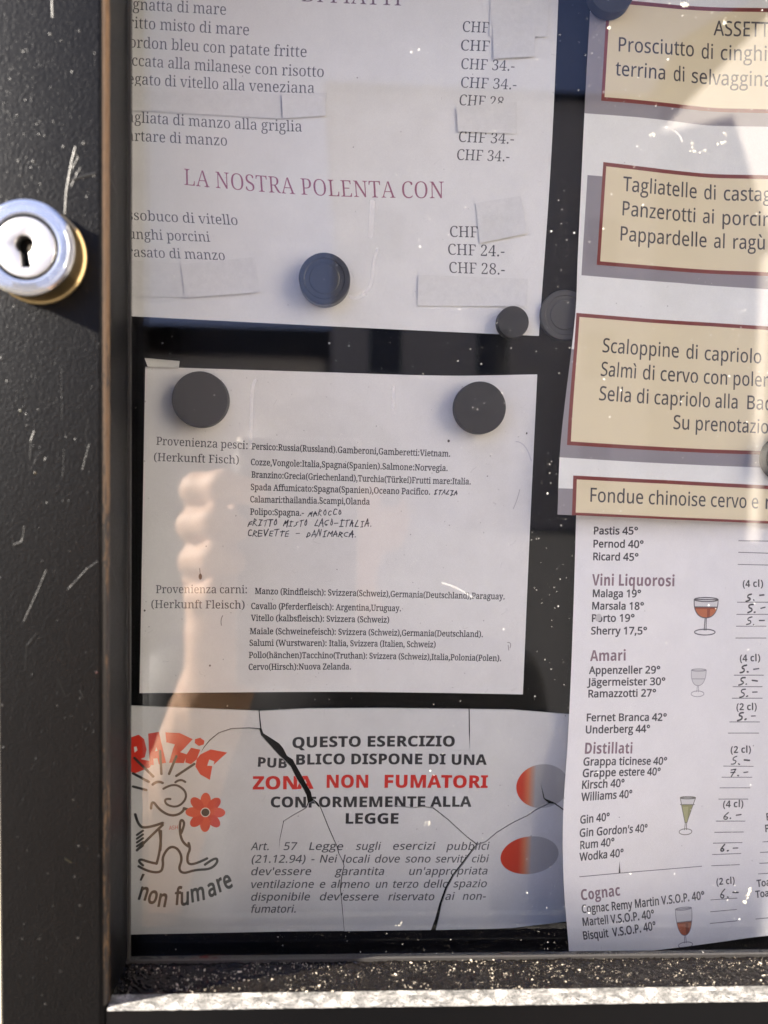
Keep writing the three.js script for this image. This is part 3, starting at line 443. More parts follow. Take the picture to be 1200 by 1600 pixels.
  piece([[406, 1110], [480, 1106], [600, 1105.5], [731.7, 1107], [731.9, 1140], [733, 1170], [733.7, 1140], [733.4, 1107], [800, 1108], [890, 1114], [930, 1116], [930, 1282], [900, 1276], [880, 1262], [866, 1252], [862, 1250], [850, 1245], [843, 1219], [848, 1246], [855, 1252], [836, 1262], [822, 1272], [800, 1283], [775, 1298], [758, 1312], [745, 1316], [730, 1305], [700, 1278], [677, 1260], [660, 1258], [645, 1260], [620, 1257.2], [606, 1258], [620, 1258.2], [645, 1261.2], [660, 1259.3], [676, 1261.4], [699, 1279.3], [729, 1306.3], [743, 1317.5], [736, 1325], [722, 1344], [706, 1365], [695, 1385], [686, 1410], [679, 1435], [673, 1451], [600, 1452], [538.2, 1453], [536, 1425], [532.4, 1385], [535.4, 1365], [538.4, 1352], [536.4, 1344], [530, 1331.5], [527.5, 1321.5], [513.5, 1289.5], [501.5, 1259.5], [500, 1258], [496, 1252], [488, 1246], [486, 1236], [478, 1222], [468, 1203], [461, 1190], [458, 1184], [449, 1178], [443, 1166], [437, 1159], [424, 1151], [412, 1144], [409, 1136]], (x, y) => 0.75 + 1.0 * bump(x, y, 450, 1165, 40, 40) + edgeLift(x, y) + 0.8 * bump(x, y, 735, 1180, 40, 40) + 0.5 * bump(x, y, 735, 1310, 50, 40), 'largest piece of the sign with most of the red line');
  piece([[746, 1317.5], [759, 1313.4], [776, 1299.5], [801, 1284.5], [823, 1273.5], [837, 1263.5], [856, 1253.6], [865, 1254], [879, 1264], [899, 1278], [930, 1284], [930, 1428], [884, 1433], [840, 1441], [800, 1448], [760, 1450], [681, 1451.5], [685, 1436], [690, 1411], [698.5, 1387], [709, 1367], [725, 1346.5], [738, 1327.5]], (x, y) => 0.6 + edgeLift(x, y) + 0.5 * bump(x, y, 745, 1320, 30, 30), 'lower right piece of the sign with a printed red oval');
}

// ---- drinks list, lower right
{
  const s = makeSheet([
    [[902, 740, 0.6], [992, 741.5, 0.5], [1077, 744, 0.5], [1127, 745, 0.4], [1202, 747, 0.4], [1500, 758, 0.4]],
    [[896, 950, 3.2], [985, 951, 2.2], [1070, 952, 0.9], [1120, 952.5, 0.7], [1200, 954, 0.5], [1500, 962, 0.4]],
    [[888, 1146, 6.5], [980, 1145.5, 4.6], [1060, 1145.5, 3], [1110, 1145, 2.2], [1200, 1145, 1.2], [1500, 1148, 0.4]],
    [[880, 1271, 10], [975, 1264, 7.4], [1050, 1260, 5], [1105, 1258, 3.6], [1200, 1255, 1.6], [1500, 1250, 0.6]],
    [[880.5, 1372, 12.5], [970, 1364, 9.4], [1050, 1357.5, 5.6], [1100, 1353.5, 4.4], [1200, 1346, 2.8], [1500, 1330, 1]],
    [[889.5, 1491, 13], [977, 1489.2, 10], [1056, 1481, 7.2], [1106, 1474.5, 5.6], [1205, 1461.5, 3.6], [1503, 1440, 1.4]]], 13);
  const [c, g] = paperBase(s, [226, 222, 222], 40), layer = canvas(s.cw, s.ch), ink = '#3b383d', o = (more) => ({ layer, family: 'sans-serif', color: ink, weight: 0.05, ...more });
  const L = (t, ax, ay, bx, by, sz = 14.8, more) => type(s, g, t, ax, ay, bx, by, sz, o(more)), hd = { bold: true, color: '#7b636d', weight: 0.004 };
  for (const r of [['Pastis 45\u00b0', 926.6, 834.6, 997.4, 835], ['Pernod 40\u00b0', 926, 855, 1006, 856], ['Ricard 45\u00b0', 925.6, 875, 998, 876], ['Malaga 19\u00b0', 925, 932.6, 1002, 933], ['Marsala 18\u00b0', 924, 952, 1006.5, 952.5], ['Porto 19\u00b0', 923.5, 971.4, 992, 971], ['Sherry 17,5\u00b0', 923, 991, 1011.5, 991], ['Appenzeller 29\u00b0', 920.5, 1052.7, 1032, 1052], ['J\u00e4germeister 30\u00b0', 919, 1071.4, 1040, 1070], ['Ramazzotti 27\u00b0', 918, 1089.5, 1025.5, 1088], ['Fernet Branca 42\u00b0', 915.5, 1126.7, 1042, 1126], ['Underberg 44\u00b0', 914, 1145.7, 1016, 1144], ['Grappa ticinese 40\u00b0', 910.5, 1196, 1042, 1194.5], ['Grappe estere 40\u00b0', 909.5, 1214, 1032, 1211], ['Kirsch 40\u00b0', 908, 1232.4, 976, 1229], ['Williams 40\u00b0', 908, 1251.4, 988, 1246], ['Gin 40\u00b0', 906, 1287, 953, 1281.6], ["Gin Gordon's 40\u00b0", 905, 1307.5, 1012, 1299.5], ['Rum 40\u00b0', 905.5, 1326.7, 960, 1321], ['Wodka 40\u00b0', 905.5, 1345, 974.5, 1338], ['Cognac Remy Martin V.S.O.P. 40\u00b0', 909, 1426.5, 1101.5, 1404.6], ['Martell V.S.O.P. 40\u00b0', 910, 1446.6, 1023, 1434], ['Bisquit  V.S.O.P. 40\u00b0', 911, 1468, 1025.6, 1452]]) L(...r, r[2] > 1380 ? 16.5 : 15);
  L('Vini Liquorosi', 925, 914.7, 1055, 916, 23, hd); L('Amari', 922, 1033, 979, 1032, 22, hd); L('Distillati', 912, 1177.7, 989, 1177, 21.5, hd); L('Cognac', 907.5, 1407, 970, 1399, 22, hd);
  for (const [t, x, y, x2, y2] of [['(4 cl)', 1160, 917.6, 1193, 917], ['(4 cl)', 1155.5, 1034, 1188.5, 1033], ['(2 cl)', 1150, 1110, 1183, 1109.5], ['(2 cl)', 1141, 1177, 1174, 1176], ['(4 cl)', 1129, 1262, 1162, 1261], ['(2 cl)', 1119, 1383.4, 1148.6, 1380.5]]) L(t, x, y, x2, y2, 14.5, { bold: true, weight: 0 });
  L('Toast', 1183, 1386, 1214, 1382, 14.8); L('Toast', 1181, 1403, 1212, 1399, 14.8); L('P', 1195, 1300, 1203, 1299, 14.8); L('F', 1197, 1282, 1204, 1281, 14.8);
  for (const [a, b, d, e] of [[1154, 845, 1202, 845.5], [1154, 863, 1202, 864.5], [1153, 882, 1202, 883], [1152, 941, 1200, 941], [1151, 960, 1200, 960], [1150.5, 978.5, 1197, 978.5], [1149.6, 997, 1197, 997], [1147, 1055, 1193, 1055], [1145, 1073, 1191, 1073], [1144, 1091, 1191, 1091], [1140, 1128, 1187, 1128], [1138, 1145.5, 1185.5, 1145.5], [1130.5, 1197, 1177, 1197.5], [1128, 1214.5, 1174.7, 1214.5], [1125, 1231, 1172, 1231], [1123, 1248.6, 1168.8, 1248.6], [1119, 1283, 1164, 1283], [1116.7, 1300.5, 1161.7, 1300], [1114.5, 1317.5, 1159.5, 1316.5], [1113, 1335.4, 1157.7, 1333.5], [1111.5, 1352.8, 1155.5, 1351], [1110.5, 1406, 1151.7, 1403.3], [1110, 1424.7, 1151, 1421], [1109.4, 1443, 1151.7, 1438.7], [905.5, 1370, 1096.5, 1353.6], [1192, 1315.5, 1230, 1313], [1188, 1332, 1230, 1330], [1187, 1349, 1230, 1347], [1185, 1365.5, 1230, 1363], [1181, 1436, 1230, 1432]]) curve(s, g, [[a, b], [d, e]], '#4a474c', 0.95);
  for (const [t, x, y] of [['5.-', 1165, 939], ['5.-', 1167, 957.5], ['5.-', 1165, 977], ['5.-', 1156, 1051], ['5.-', 1154, 1070.5], ['5.-', 1155, 1089], ['5.-', 1152, 1125.5], ['5.-', 1142, 1195], ['7.-', 1140, 1213], ['6.-', 1129, 1280], ['6.-', 1124, 1330.5], ['6.-', 1124, 1402.5]]) pen(s, g, t, x, y, x + 31, y - 2.5, 11.5, '#37353a', 2.0);
  // little glasses printed beside the lists
  const q = s.k / PXMM, bowl = (cx, cy, w, top, bot, foot, tilt, wine, level, edge, lw) => {
    const [X, Y] = s.find(cx, cy); g.save(); g.translate(X, Y); g.rotate(tilt); g.scale(q, q); g.lineWidth = lw; g.strokeStyle = edge; g.lineCap = 'round';
    const shape = () => { g.beginPath(); g.moveTo(-w, top); if (wine[1] === 'flute') { g.lineTo(-1.5, bot); g.lineTo(1.5, bot); g.lineTo(w, top); } else { g.bezierCurveTo(-w * 1.05, top + (bot - top) * 0.75, -w * 0.5, bot, 0, bot); g.bezierCurveTo(w * 0.5, bot, w * 1.05, top + (bot - top) * 0.75, w, top); } g.closePath(); };
    g.save(); shape(); g.clip(); g.fillStyle = '#cfcbcb'; g.fillRect(-40, top, 80, 80); if (wine[0]) { g.fillStyle = wine[0]; g.fillRect(-40, level, 80, 80); g.fillStyle = wine[2]; g.fillRect(-40, level, 80, 3); g.fillRect(2, level + 3, 5, 20); } g.restore();
    shape(); g.stroke(); g.beginPath(); g.ellipse(0, top, w, w * 0.14, 0, 0, 7); g.stroke(); g.beginPath(); g.moveTo(-w * 0.9, level); g.lineTo(w * 0.9, level); g.stroke();
    g.beginPath(); g.moveTo(-1, bot); g.lineTo(-1.6, foot - 3); g.moveTo(1, bot); g.lineTo(1.6, foot - 3); g.stroke(); g.beginPath(); g.ellipse(0, foot, w * 0.86, 4.2, 0, 0, 7); g.stroke(); g.restore();
  };
  bowl(1103, 958, 21, -20, 7, 28, 0, ['#b5623c', '', '#8d3f26'], -9, '#47434a', 1.5); bowl(1091, 1065, 13, -17, 6, 18, 0, [null, '', ''], -4, '#8d898e', 0.9);
  bowl(1073, 1268, 12, -20, 16, 29, 0.03, ['#a5a277', 'flute', '#8d8a60'], -10, '#6a675f', 1.1); bowl(1069, 1438, 14.5, -17, 22, 36, 0, ['#a8583a', '', '#84402a'], 2, '#77727a', 1.0);
  { const [X, Y] = s.find(935, 965); g.fillStyle = '#b9b4b4'; g.beginPath(); g.ellipse(X, Y, 5 * q, 6 * q, 0.5, 0, 7); g.fill(); const [X2, Y2] = s.find(968, 1360); g.fillStyle = '#3a3438'; g.beginPath(); g.moveTo(X2 - 1.6 * q, Y2 + 4 * q); g.lineTo(X2, Y2 - 13 * q); g.lineTo(X2 + 1.6 * q, Y2 + 4 * q); g.fill(); }
  solid('drinks_list', s.geo(60, 80), paperMat(c), 'curled white drinks price list with small printed glasses', 'price list');
}

// ---- game menu, upper right, hangs over the drinks list
{
  const s = makeSheet([
    [[925, -34, 3], [1037, -26, 2], [1117, -20, 1.5], [1203, -18, 1.3], [1505, -4, 1.2]],
    [[914.5, 151, 3], [1030, 161.5, 2], [1112, 170.8, 1.5], [1200, 174, 1.3], [1498, 190, 1.2]],
    [[902.5, 408, 3.4], [1020, 418.6, 2.4], [1106, 425, 1.7], [1195, 429, 1.4], [1490, 445, 1.2]],
    [[899, 490.5, 4.2], [1016, 500.2, 3], [1104, 507, 2.2], [1193, 512.2, 1.6], [1488, 530, 1.2]],
    [[876, 692, 7.4], [1007, 700.4, 5.3], [1098, 705, 4], [1188, 708.6, 3], [1480, 722, 2]],
    [[871, 804, 8.4], [1003, 809.6, 6.6], [1095, 813.6, 5.2], [1186, 817.6, 4], [1478, 830, 2.6]]], 12);
  const [c, g] = paperBase(s, [224, 222, 217], 30), layer = canvas(s.cw, s.ch), o = (more) => ({ layer, family: 'sans-serif', color: '#3f3b3e', weight: 0.008, ...more });
  const grey = '#8b8589', beige = '#dbccab', maroon = '#7a3833';
  poly(s, g, [[905, 18], [960, 20], [1000, 40], [1200, 60], [1500, 76], [1500, 214], [1200, 198], [1101, 195.5], [996, 183], [915, 177], [900, 176]], grey);
  poly(s, g, [[918, 273.5], [1100, 290], [1500, 312], [1500, 468], [1200, 452], [1060, 442], [908.5, 430]], grey);
  poly(s, g, [[880, 545], [1100, 555], [1500, 570], [1500, 746], [1200, 731], [1058, 725], [875, 714.5], [860, 714]], grey);
  poly(s, g, [[860, 762.5], [1100, 770], [1500, 790], [1500, 840], [1000, 836], [860, 830]], grey);
  const boxP = (pts) => poly(s, g, [...pts, pts[0]], beige, maroon, 5.2);
  boxP([[951, 3], [989, 4.5], [1058, 11], [1120, 14.5], [1200, 16], [1560, 30], [1560, 192], [1200, 174], [1101, 170.5], [1030, 162.5], [985, 158], [942, 154.5]]);
  boxP([[945, 256.5], [1036, 267.5], [1106, 274.5], [1200, 277], [1560, 292], [1560, 446], [1200, 428.5], [1115, 425], [1018.6, 418], [935, 411]]);
  boxP([[903, 492], [1018.6, 501.5], [1110, 507], [1200, 513], [1560, 530], [1560, 728], [1200, 708], [1110, 705], [1018.6, 700.5], [889, 692.5]]);
  boxP([[898.5, 746], [1040, 753], [1200, 761.5], [1560, 778], [1560, 834], [1200, 817], [1040, 810.5], [896.5, 803.5]]);
  const L = (t, ax, ay, bx, by) => type(s, g, t, ax, ay, bx, by, 27.4, o());
  L('ASSETT', 1115, 55, 1202, 58); L('Prosciutto', 964, 80, 1085.5, 88.5); L('di', 1095, 91, 1115.5, 92.3); L('cinghiale', 1124.5, 93.5, 1238, 97);
  L('terrina', 961, 117.3, 1041, 124.6); L('di', 1051.5, 126, 1071, 127.6); L('selvaggina', 1079.5, 129, 1208, 135.5);
  L('Tagliatelle', 973, 298, 1089.5, 310); L('di', 1099, 311, 1120, 312); L('castagne', 1129.5, 313, 1236, 316); L('Panzerotti', 970, 336, 1088, 347.6); L('ai', 1097, 348.2, 1117, 349.5); L('porcini', 1126.5, 350.4, 1214, 354); L('Pappardelle', 967, 375.4, 1105, 386.4); L('al', 1114.5, 387, 1134, 388); L('rag\u00f9', 1143.5, 388.5, 1197, 390);
  L('Scaloppine', 940, 550, 1061.5, 559); L('di', 1071, 560, 1091.5, 561.4); L('capriolo', 1099.5, 562.2, 1190.6, 568); L('Salm\u00ec', 937.4, 587, 995, 591.5); L('di cervo con polenta', 1003, 592.4, 1226, 606); L('Sella di capriolo alla', 934.6, 625, 1154, 638.6); L('Baden', 1165, 639, 1237, 643); L('Su prenotazione', 1051, 670, 1228, 679); L('Fondue chinoise cervo e', 920, 783.7, 1185.8, 794.5); L('manzo', 1194, 795, 1275, 799);
  solid('game_menu', s.geo(60, 70), paperMat(c), 'white menu sheet with maroon framed beige boxes, curling over the drinks list', 'menu');
}

// ------------------------------------------------------------------ magnets
{
  const rubber = std(lin(0.012, 0.011, 0.011), 0.55), shiny = std(lin(0.02, 0.02, 0.021), 0.2), dusty = std(lin(0.045, 0.043, 0.044), 0.6);
  const magnet = (px, py, dpx, zBase, t, mat, label, ring) => {
    const zf = Z_BOARD + zBase * mm + t * mm, c = P(px, py, zf), r = dpx / 2 * (EYE.z - zf) / F, e = 0.5 * mm;
    const pts = [[0, 0], [r - e, 0], [r, e], [r, t * mm - e], [r - 0.3 * e, t * mm - 0.25 * e], [r - e, t * mm]];
    if (ring) pts.push([r * 0.8, t * mm], [r * 0.76, t * mm - 0.35 * mm], [r * 0.6, t * mm - 0.4 * mm], [r * 0.56, t * mm - 0.1 * mm]);
    pts.push([0, t * mm - (ring ? 0.1 * mm : 0)]);
    const g = toCreasedNormals(new THREE.LatheGeometry(pts.map(([a, b]) => new THREE.Vector2(a, b)), 64), 0.5).rotateX(Math.PI / 2).translate(c.x, c.y, Z_BOARD + zBase * mm);
    return solid('round_magnet', g, mat, label, 'magnet', 'round magnets on the back panel');
  };
  magnet(507, 435, 79, 1.1, 6, shiny, 'glossy black magnet with a raised rim low on the price menu', true);
  magnet(802, 503, 50, 1.3, 4, rubber, 'smallest black magnet at the lower right corner of the price menu');
  magnet(312, 624, 86, 1.6, 5, rubber, 'black magnet beside the torn tape on the provenance sheet');
  magnet(750.5, 637, 82, 1.5, 5, rubber, 'matt black magnet at the end of the provenance sheet away from the tape');
  magnet(883, 492, 78, 0.0, 2.6, dusty, 'grey dusty ringed magnet half hidden behind the game menu', true);
  magnet(957, -17, 70, 3.6, 5, rubber, 'black magnet on top of the first beige box');
  magnet(1231, 716, 72, 4.6, 5, rubber, 'black magnet over the grey shadow of the box listing venison');
}

// ------------------------------------------------------------------ what stands in the street: the glass mirrors it, and the sunlit house lights the sheets
{
  const plaster = std(lin(0.52, 0.48, 0.44), 0.9), tile = std(lin(0.22, 0.1, 0.07), 0.8), frameM = std(lin(0.5, 0.48, 0.44), 0.6), pane = std(lin(0.03, 0.035, 0.04), 0.08), wood = std(lin(0.12, 0.07, 0.04), 0.6);
  const house = (x0, x1, z0, z1, h, m, label, face) => {            // face: 'x' windows on the side that looks to -x, 'z' on the side that looks to -z
    const t = thing('house', V((x0 + x1) / 2, 0, (z0 + z1) / 2), label, 'house', 'houses across the street');
    const along = face === 'x', e0 = along ? x0 : z0, e1 = along ? x1 : z1, roof = new THREE.ExtrudeGeometry(new THREE.Shape([[e0 - 0.5, 0], [e1 + 0.5, 0], [(e0 + e1) / 2, 1.6]].map((p) => new THREE.Vector2(...p))), { depth: along ? z1 - z0 + 0.6 : x1 - x0 + 0.6, bevelEnabled: false });
    if (along) roof.translate(0, h, z0 - 0.3); else roof.applyMatrix4(new THREE.Matrix4().set(0, 0, 1, x0 - 0.3, 0, 1, 0, h, 1, 0, 0, 0, 0, 0, 0, 1));
    part(t, 'wall', box(x0, x1, 0, h, z0, z1), m); part(t, 'roof', roof, tile);
    const a0 = face === 'x' ? z0 : x0, a1 = face === 'x' ? z1 : x1, n = Math.max(2, Math.round((a1 - a0) / 2.6));
    for (let f = 0; f * 2.9 + 2.5 < h; f++) for (let i = 0; i < n; i++) {
      const c = a0 + (a1 - a0) * (i + 0.5) / n, y = 1 + f * 2.9, door = f === 0 && i === 1, b = (w, lo, hi, out) => face === 'x' ? box(x0 - out, x0 + 0.05, lo, hi, c - w, c + w) : box(c - w, c + w, lo, hi, z0 - out, z0 + 0.05);
      if (door) { part(t, 'door', b(0.5, 0.02, 2.2, 0.04), wood); continue; }
      const fr = part(t, 'window', b(0.5, y, y + 1.4, 0.05), frameM); part(t, 'pane', b(0.42, y + 0.08, y + 1.32, 0.055), pane, fr);
    }
  };
  house(7.4, 13, 2.0, 10, 9.6, plaster, 'cream plaster house standing at right angles to the case', 'x');
  const zA = 20, ax = (px) => mirrored(px, 400, zA).x, top = (px, py) => mirrored(px, py, zA).y;
  house(ax(520), ax(1022), zA, zA + 9, top(700, 150), plaster, 'cream plaster house with two full storeys straight across the street', 'z');
  house(ax(1112), ax(1500), zA - 3, zA + 7, top(1150, 100), plaster, 'tallest cream plaster house beyond a gap across the street', 'z');
  house(ax(-420), ax(505), zA + 4, zA + 12, mirrored(300, 555, zA + 4).y, plaster, 'low cream plaster house with a long roof across the street', 'z');
}

// ------------------------------------------------------------------ the person who takes the picture, mirrored in the glass: telephone and hand
{
  function blob(c, half, res, dist) {
    const mc = new MarchingCubes(res, new THREE.MeshStandardMaterial(), false, false, 90000), q = new THREE.Vector3(); mc.isolation = 0;
    for (let k = 0; k < res; k++) for (let j = 0; j < res; j++) for (let i = 0; i < res; i++) { q.set((i - res / 2) / (res / 2), (j - res / 2) / (res / 2), (k - res / 2) / (res / 2)).multiplyScalar(half).add(c); mc.field[i + j * res + k * res * res] = -dist(q) / half; }
    mc.update();
    const n = mc.count, g = new THREE.BufferGeometry();
    g.setAttribute('position', new THREE.BufferAttribute(mc.positionArray.slice(0, n * 3), 3)); g.scale(half, half, half); g.translate(c.x, c.y, c.z);
    const h = mergeVertices(g, 1e-6); h.computeVertexNormals(); return h.toNonIndexed();
  }
  const seg = (p, a, b, ra, rb) => { const ab = b.clone().sub(a), t = Math.min(1, Math.max(0, p.clone().sub(a).dot(ab) / ab.lengthSq())); return p.distanceTo(a.clone().addScaledVector(ab, t)) - (ra + (rb - ra) * t); };
  const smin = (a, b, k) => { const h = Math.max(0, k - Math.abs(a - b)) / k; return Math.min(a, b) - h * h * k * 0.25; };
  const chains = (list, k) => (p) => { let d = 9; for (const [a, b, ra, rb] of list) d = smin(d, seg(p, a, b, ra, rb), k); return d; };
  const R = mirrored, bones = [], hand = (fingers, palm, wrist) => {
    const l = []; for (const [j, r] of fingers) for (let i = 0; i < j.length - 1; i++) l.push([j[i], j[i + 1], r[i], r[i + 1]]); l.push(...palm); if (wrist) l.push(wrist); return l;
  };
  const w1 = R(338, 1075, 0.285), fl = hand([
    [[R(318, 800, 0.268), R(309, 766, 0.242), R(345, 760, 0.228), R(396, 770, 0.2275)], [0.0105, 0.0105, 0.0095, 0.008]],
    [[R(316, 850, 0.27), R(304, 822, 0.242), R(335, 816, 0.226), R(368, 826, 0.2275)], [0.0105, 0.0108, 0.0098, 0.0082]],
    [[R(318, 900, 0.27), R(306, 878, 0.244), R(334, 872, 0.227), R(362, 880, 0.2275)], [0.0102, 0.0104, 0.0094, 0.008]],
    [[R(324, 950, 0.27), R(312, 934, 0.248), R(334, 928, 0.23), R(356, 936, 0.2285)], [0.009, 0.0092, 0.0084, 0.0072]],
    [[R(345, 985, 0.272), R(362, 900, 0.268), R(380, 830, 0.262), R(392, 775, 0.258)], [0.015, 0.0125, 0.011, 0.009]]],
  [[R(322, 805, 0.27), R(336, 990, 0.276), 0.012, 0.016], [R(318, 900, 0.272), R(338, 1030, 0.28), 0.014, 0.018]], [R(336, 990, 0.276), w1, 0.02, 0.021]);
  const shL = V(-0.185, 1.335, 0.68), elL = V(-0.22, 1.1, 0.56), shR = V(0.19, 1.335, 0.68), elR = V(0.25, 1.06, 0.7), wrR = V(0.26, 0.83, 0.63);
  const handR = hand([[[V(0.285, 0.75, 0.605), V(0.29, 0.705, 0.59), V(0.287, 0.675, 0.592), V(0.283, 0.652, 0.6)], [0.01, 0.0095, 0.0085, 0.0075]], [[V(0.283, 0.748, 0.62), V(0.289, 0.698, 0.608), V(0.286, 0.664, 0.61), V(0.281, 0.638, 0.618)], [0.01, 0.0098, 0.009, 0.0078]], [[V(0.281, 0.75, 0.642), V(0.287, 0.702, 0.634), V(0.284, 0.67, 0.636), V(0.279, 0.646, 0.642)], [0.0098, 0.0094, 0.0086, 0.0076]], [[V(0.279, 0.755, 0.662), V(0.283, 0.715, 0.66), V(0.281, 0.69, 0.662), V(0.277, 0.672, 0.666)], [0.0086, 0.0082, 0.0076, 0.0068]], [[V(0.272, 0.8, 0.615), V(0.268, 0.768, 0.59), V(0.267, 0.735, 0.578), V(0.266, 0.712, 0.574)], [0.014, 0.0115, 0.0105, 0.0085]]], [[V(0.268, 0.815, 0.63), V(0.28, 0.752, 0.615), 0.018, 0.014], [V(0.268, 0.815, 0.636), V(0.278, 0.758, 0.652), 0.018, 0.014]], [wrR, V(0.268, 0.815, 0.632), 0.024, 0.02]);
  const hd = V(-0.035, 1.545, 0.7);
  bones.push([V(0, 1.28, 0.7), V(0, 1.12, 0.69), 0.135, 0.125], [V(-0.11, 1.31, 0.7), V(0.11, 1.31, 0.7), 0.085, 0.085], [V(0, 1.12, 0.69), V(0, 0.95, 0.7), 0.125, 0.14], [V(-0.07, 0.95, 0.7), V(0.07, 0.95, 0.7), 0.11, 0.11], [V(0.01, 1.34, 0.71), V(-0.03, 1.46, 0.715), 0.058, 0.054], [V(-0.035, 1.57, 0.71), V(-0.035, 1.5, 0.69), 0.098, 0.07], [V(-0.035, 1.535, 0.615), V(-0.035, 1.515, 0.603), 0.014, 0.012], [V(-0.13, 1.535, 0.71), V(-0.133, 1.515, 0.71), 0.018, 0.014], [V(0.06, 1.535, 0.71), V(0.063, 1.515, 0.71), 0.018, 0.014],
    [shL, elL, 0.056, 0.044], [elL, w1, 0.044, 0.026], [shR, elR, 0.056, 0.044], [elR, wrR, 0.044, 0.027], [V(-0.09, 0.9, 0.7), V(-0.1, 0.5, 0.69), 0.09, 0.06], [V(-0.1, 0.5, 0.69), V(-0.1, 0.09, 0.72), 0.058, 0.04], [V(0.09, 0.9, 0.7), V(0.1, 0.5, 0.69), 0.09, 0.06], [V(0.1, 0.5, 0.69), V(0.1, 0.09, 0.72), 0.058, 0.04], [V(-0.1, 0.05, 0.74), V(-0.11, 0.04, 0.57), 0.045, 0.036], [V(0.1, 0.05, 0.74), V(0.11, 0.04, 0.57), 0.045, 0.036]);
  const tint = (g, f) => { const p = g.attributes.position, c = new Float32Array(p.count * 3); for (let i = 0; i < p.count; i++) c.set(f(p.getX(i), p.getY(i), p.getZ(i)), i * 3); g.setAttribute('color', new THREE.BufferAttribute(c, 3)); return g; };
  const skin = [0.6, 0.38, 0.26], cloth = [0.025, 0.027, 0.035], jeans = [0.03, 0.04, 0.075], shoe = [0.03, 0.025, 0.02];
  const body = tint(blob(V(0.02, 0.85, 0.6), 0.88, 118, chains(bones, 0.05)), (x, y, z) => y > 1.43 && z > 0.55 ? skin : y > 1.0 ? (z < 0.5 ? skin : cloth) : y > 0.94 ? cloth : Math.abs(x) > 0.2 ? skin : y > 0.1 ? jeans : shoe);
  const h1 = tint(blob(R(335, 880, 0.262), 0.085, 84, chains(fl, 0.004)), () => skin), h2 = tint(blob(V(0.275, 0.73, 0.625), 0.12, 84, chains(handR, 0.004)), () => skin);
  const all = mergeGeometries([body, h1, h2].map((g) => { for (const k of Object.keys(g.attributes)) if (!['position', 'normal', 'color'].includes(k)) g.deleteAttribute(k); return g; }));
  const who = thing('person', V(0, 0, 0.7), 'person in dark top mirrored in the glass, holding up a telephone', 'person');
  part(who, 'body', all, std(lin(1, 1, 1), 0.6, 0, { vertexColors: true }));
  const cap = blob(hd, 0.17, 60, (p) => Math.max(seg(p, V(-0.035, 1.575, 0.715), V(-0.035, 1.53, 0.72), 0.108, 0.1), 1.552 - p.y + (p.z < 0.66 ? 0.03 : p.z > 0.72 ? -0.06 : 0)));
  part(who, 'hair', cap, std(lin(0.03, 0.02, 0.014), 0.6));
  const ph = thing('mobile_phone', V(-0.029, EYE.y - 0.14, 0.242), 'black mobile phone held up in front of the glass', 'phone');
  part(ph, 'body', new RoundedBoxGeometry(0.074, 0.155, 0.0082, 4, 0.0035).translate(-0.029, EYE.y - 0.062, 0.2425), std(lin(0.012, 0.012, 0.014), 0.25));
  part(ph, 'rim', new RoundedBoxGeometry(0.0752, 0.1562, 0.005, 4, 0.0024).translate(-0.029, EYE.y - 0.062, 0.2425), std(lin(0.7, 0.62, 0.5), 0.3, 1));
  for (const y of [EYE.y - 0.0225, EYE.y - 0.045]) { const l = part(ph, 'lens_ring', new THREE.CylinderGeometry(0.0075, 0.008, 0.0016, 40).rotateX(Math.PI / 2).translate(0, y, 0.2378), std(lin(0.2, 0.2, 0.2), 0.3, 1)); part(ph, 'lens', new THREE.CylinderGeometry(0.0055, 0.0055, 0.0006, 32).rotateX(Math.PI / 2).translate(0, y, 0.2368), std(lin(0.004, 0.004, 0.006), 0.05), l); }
  part(ph, 'screen', box(-0.0635, 0.0055, EYE.y - 0.135, EYE.y + 0.011, 0.24665, 0.2469), std(lin(0.01, 0.01, 0.012), 0.05));
}

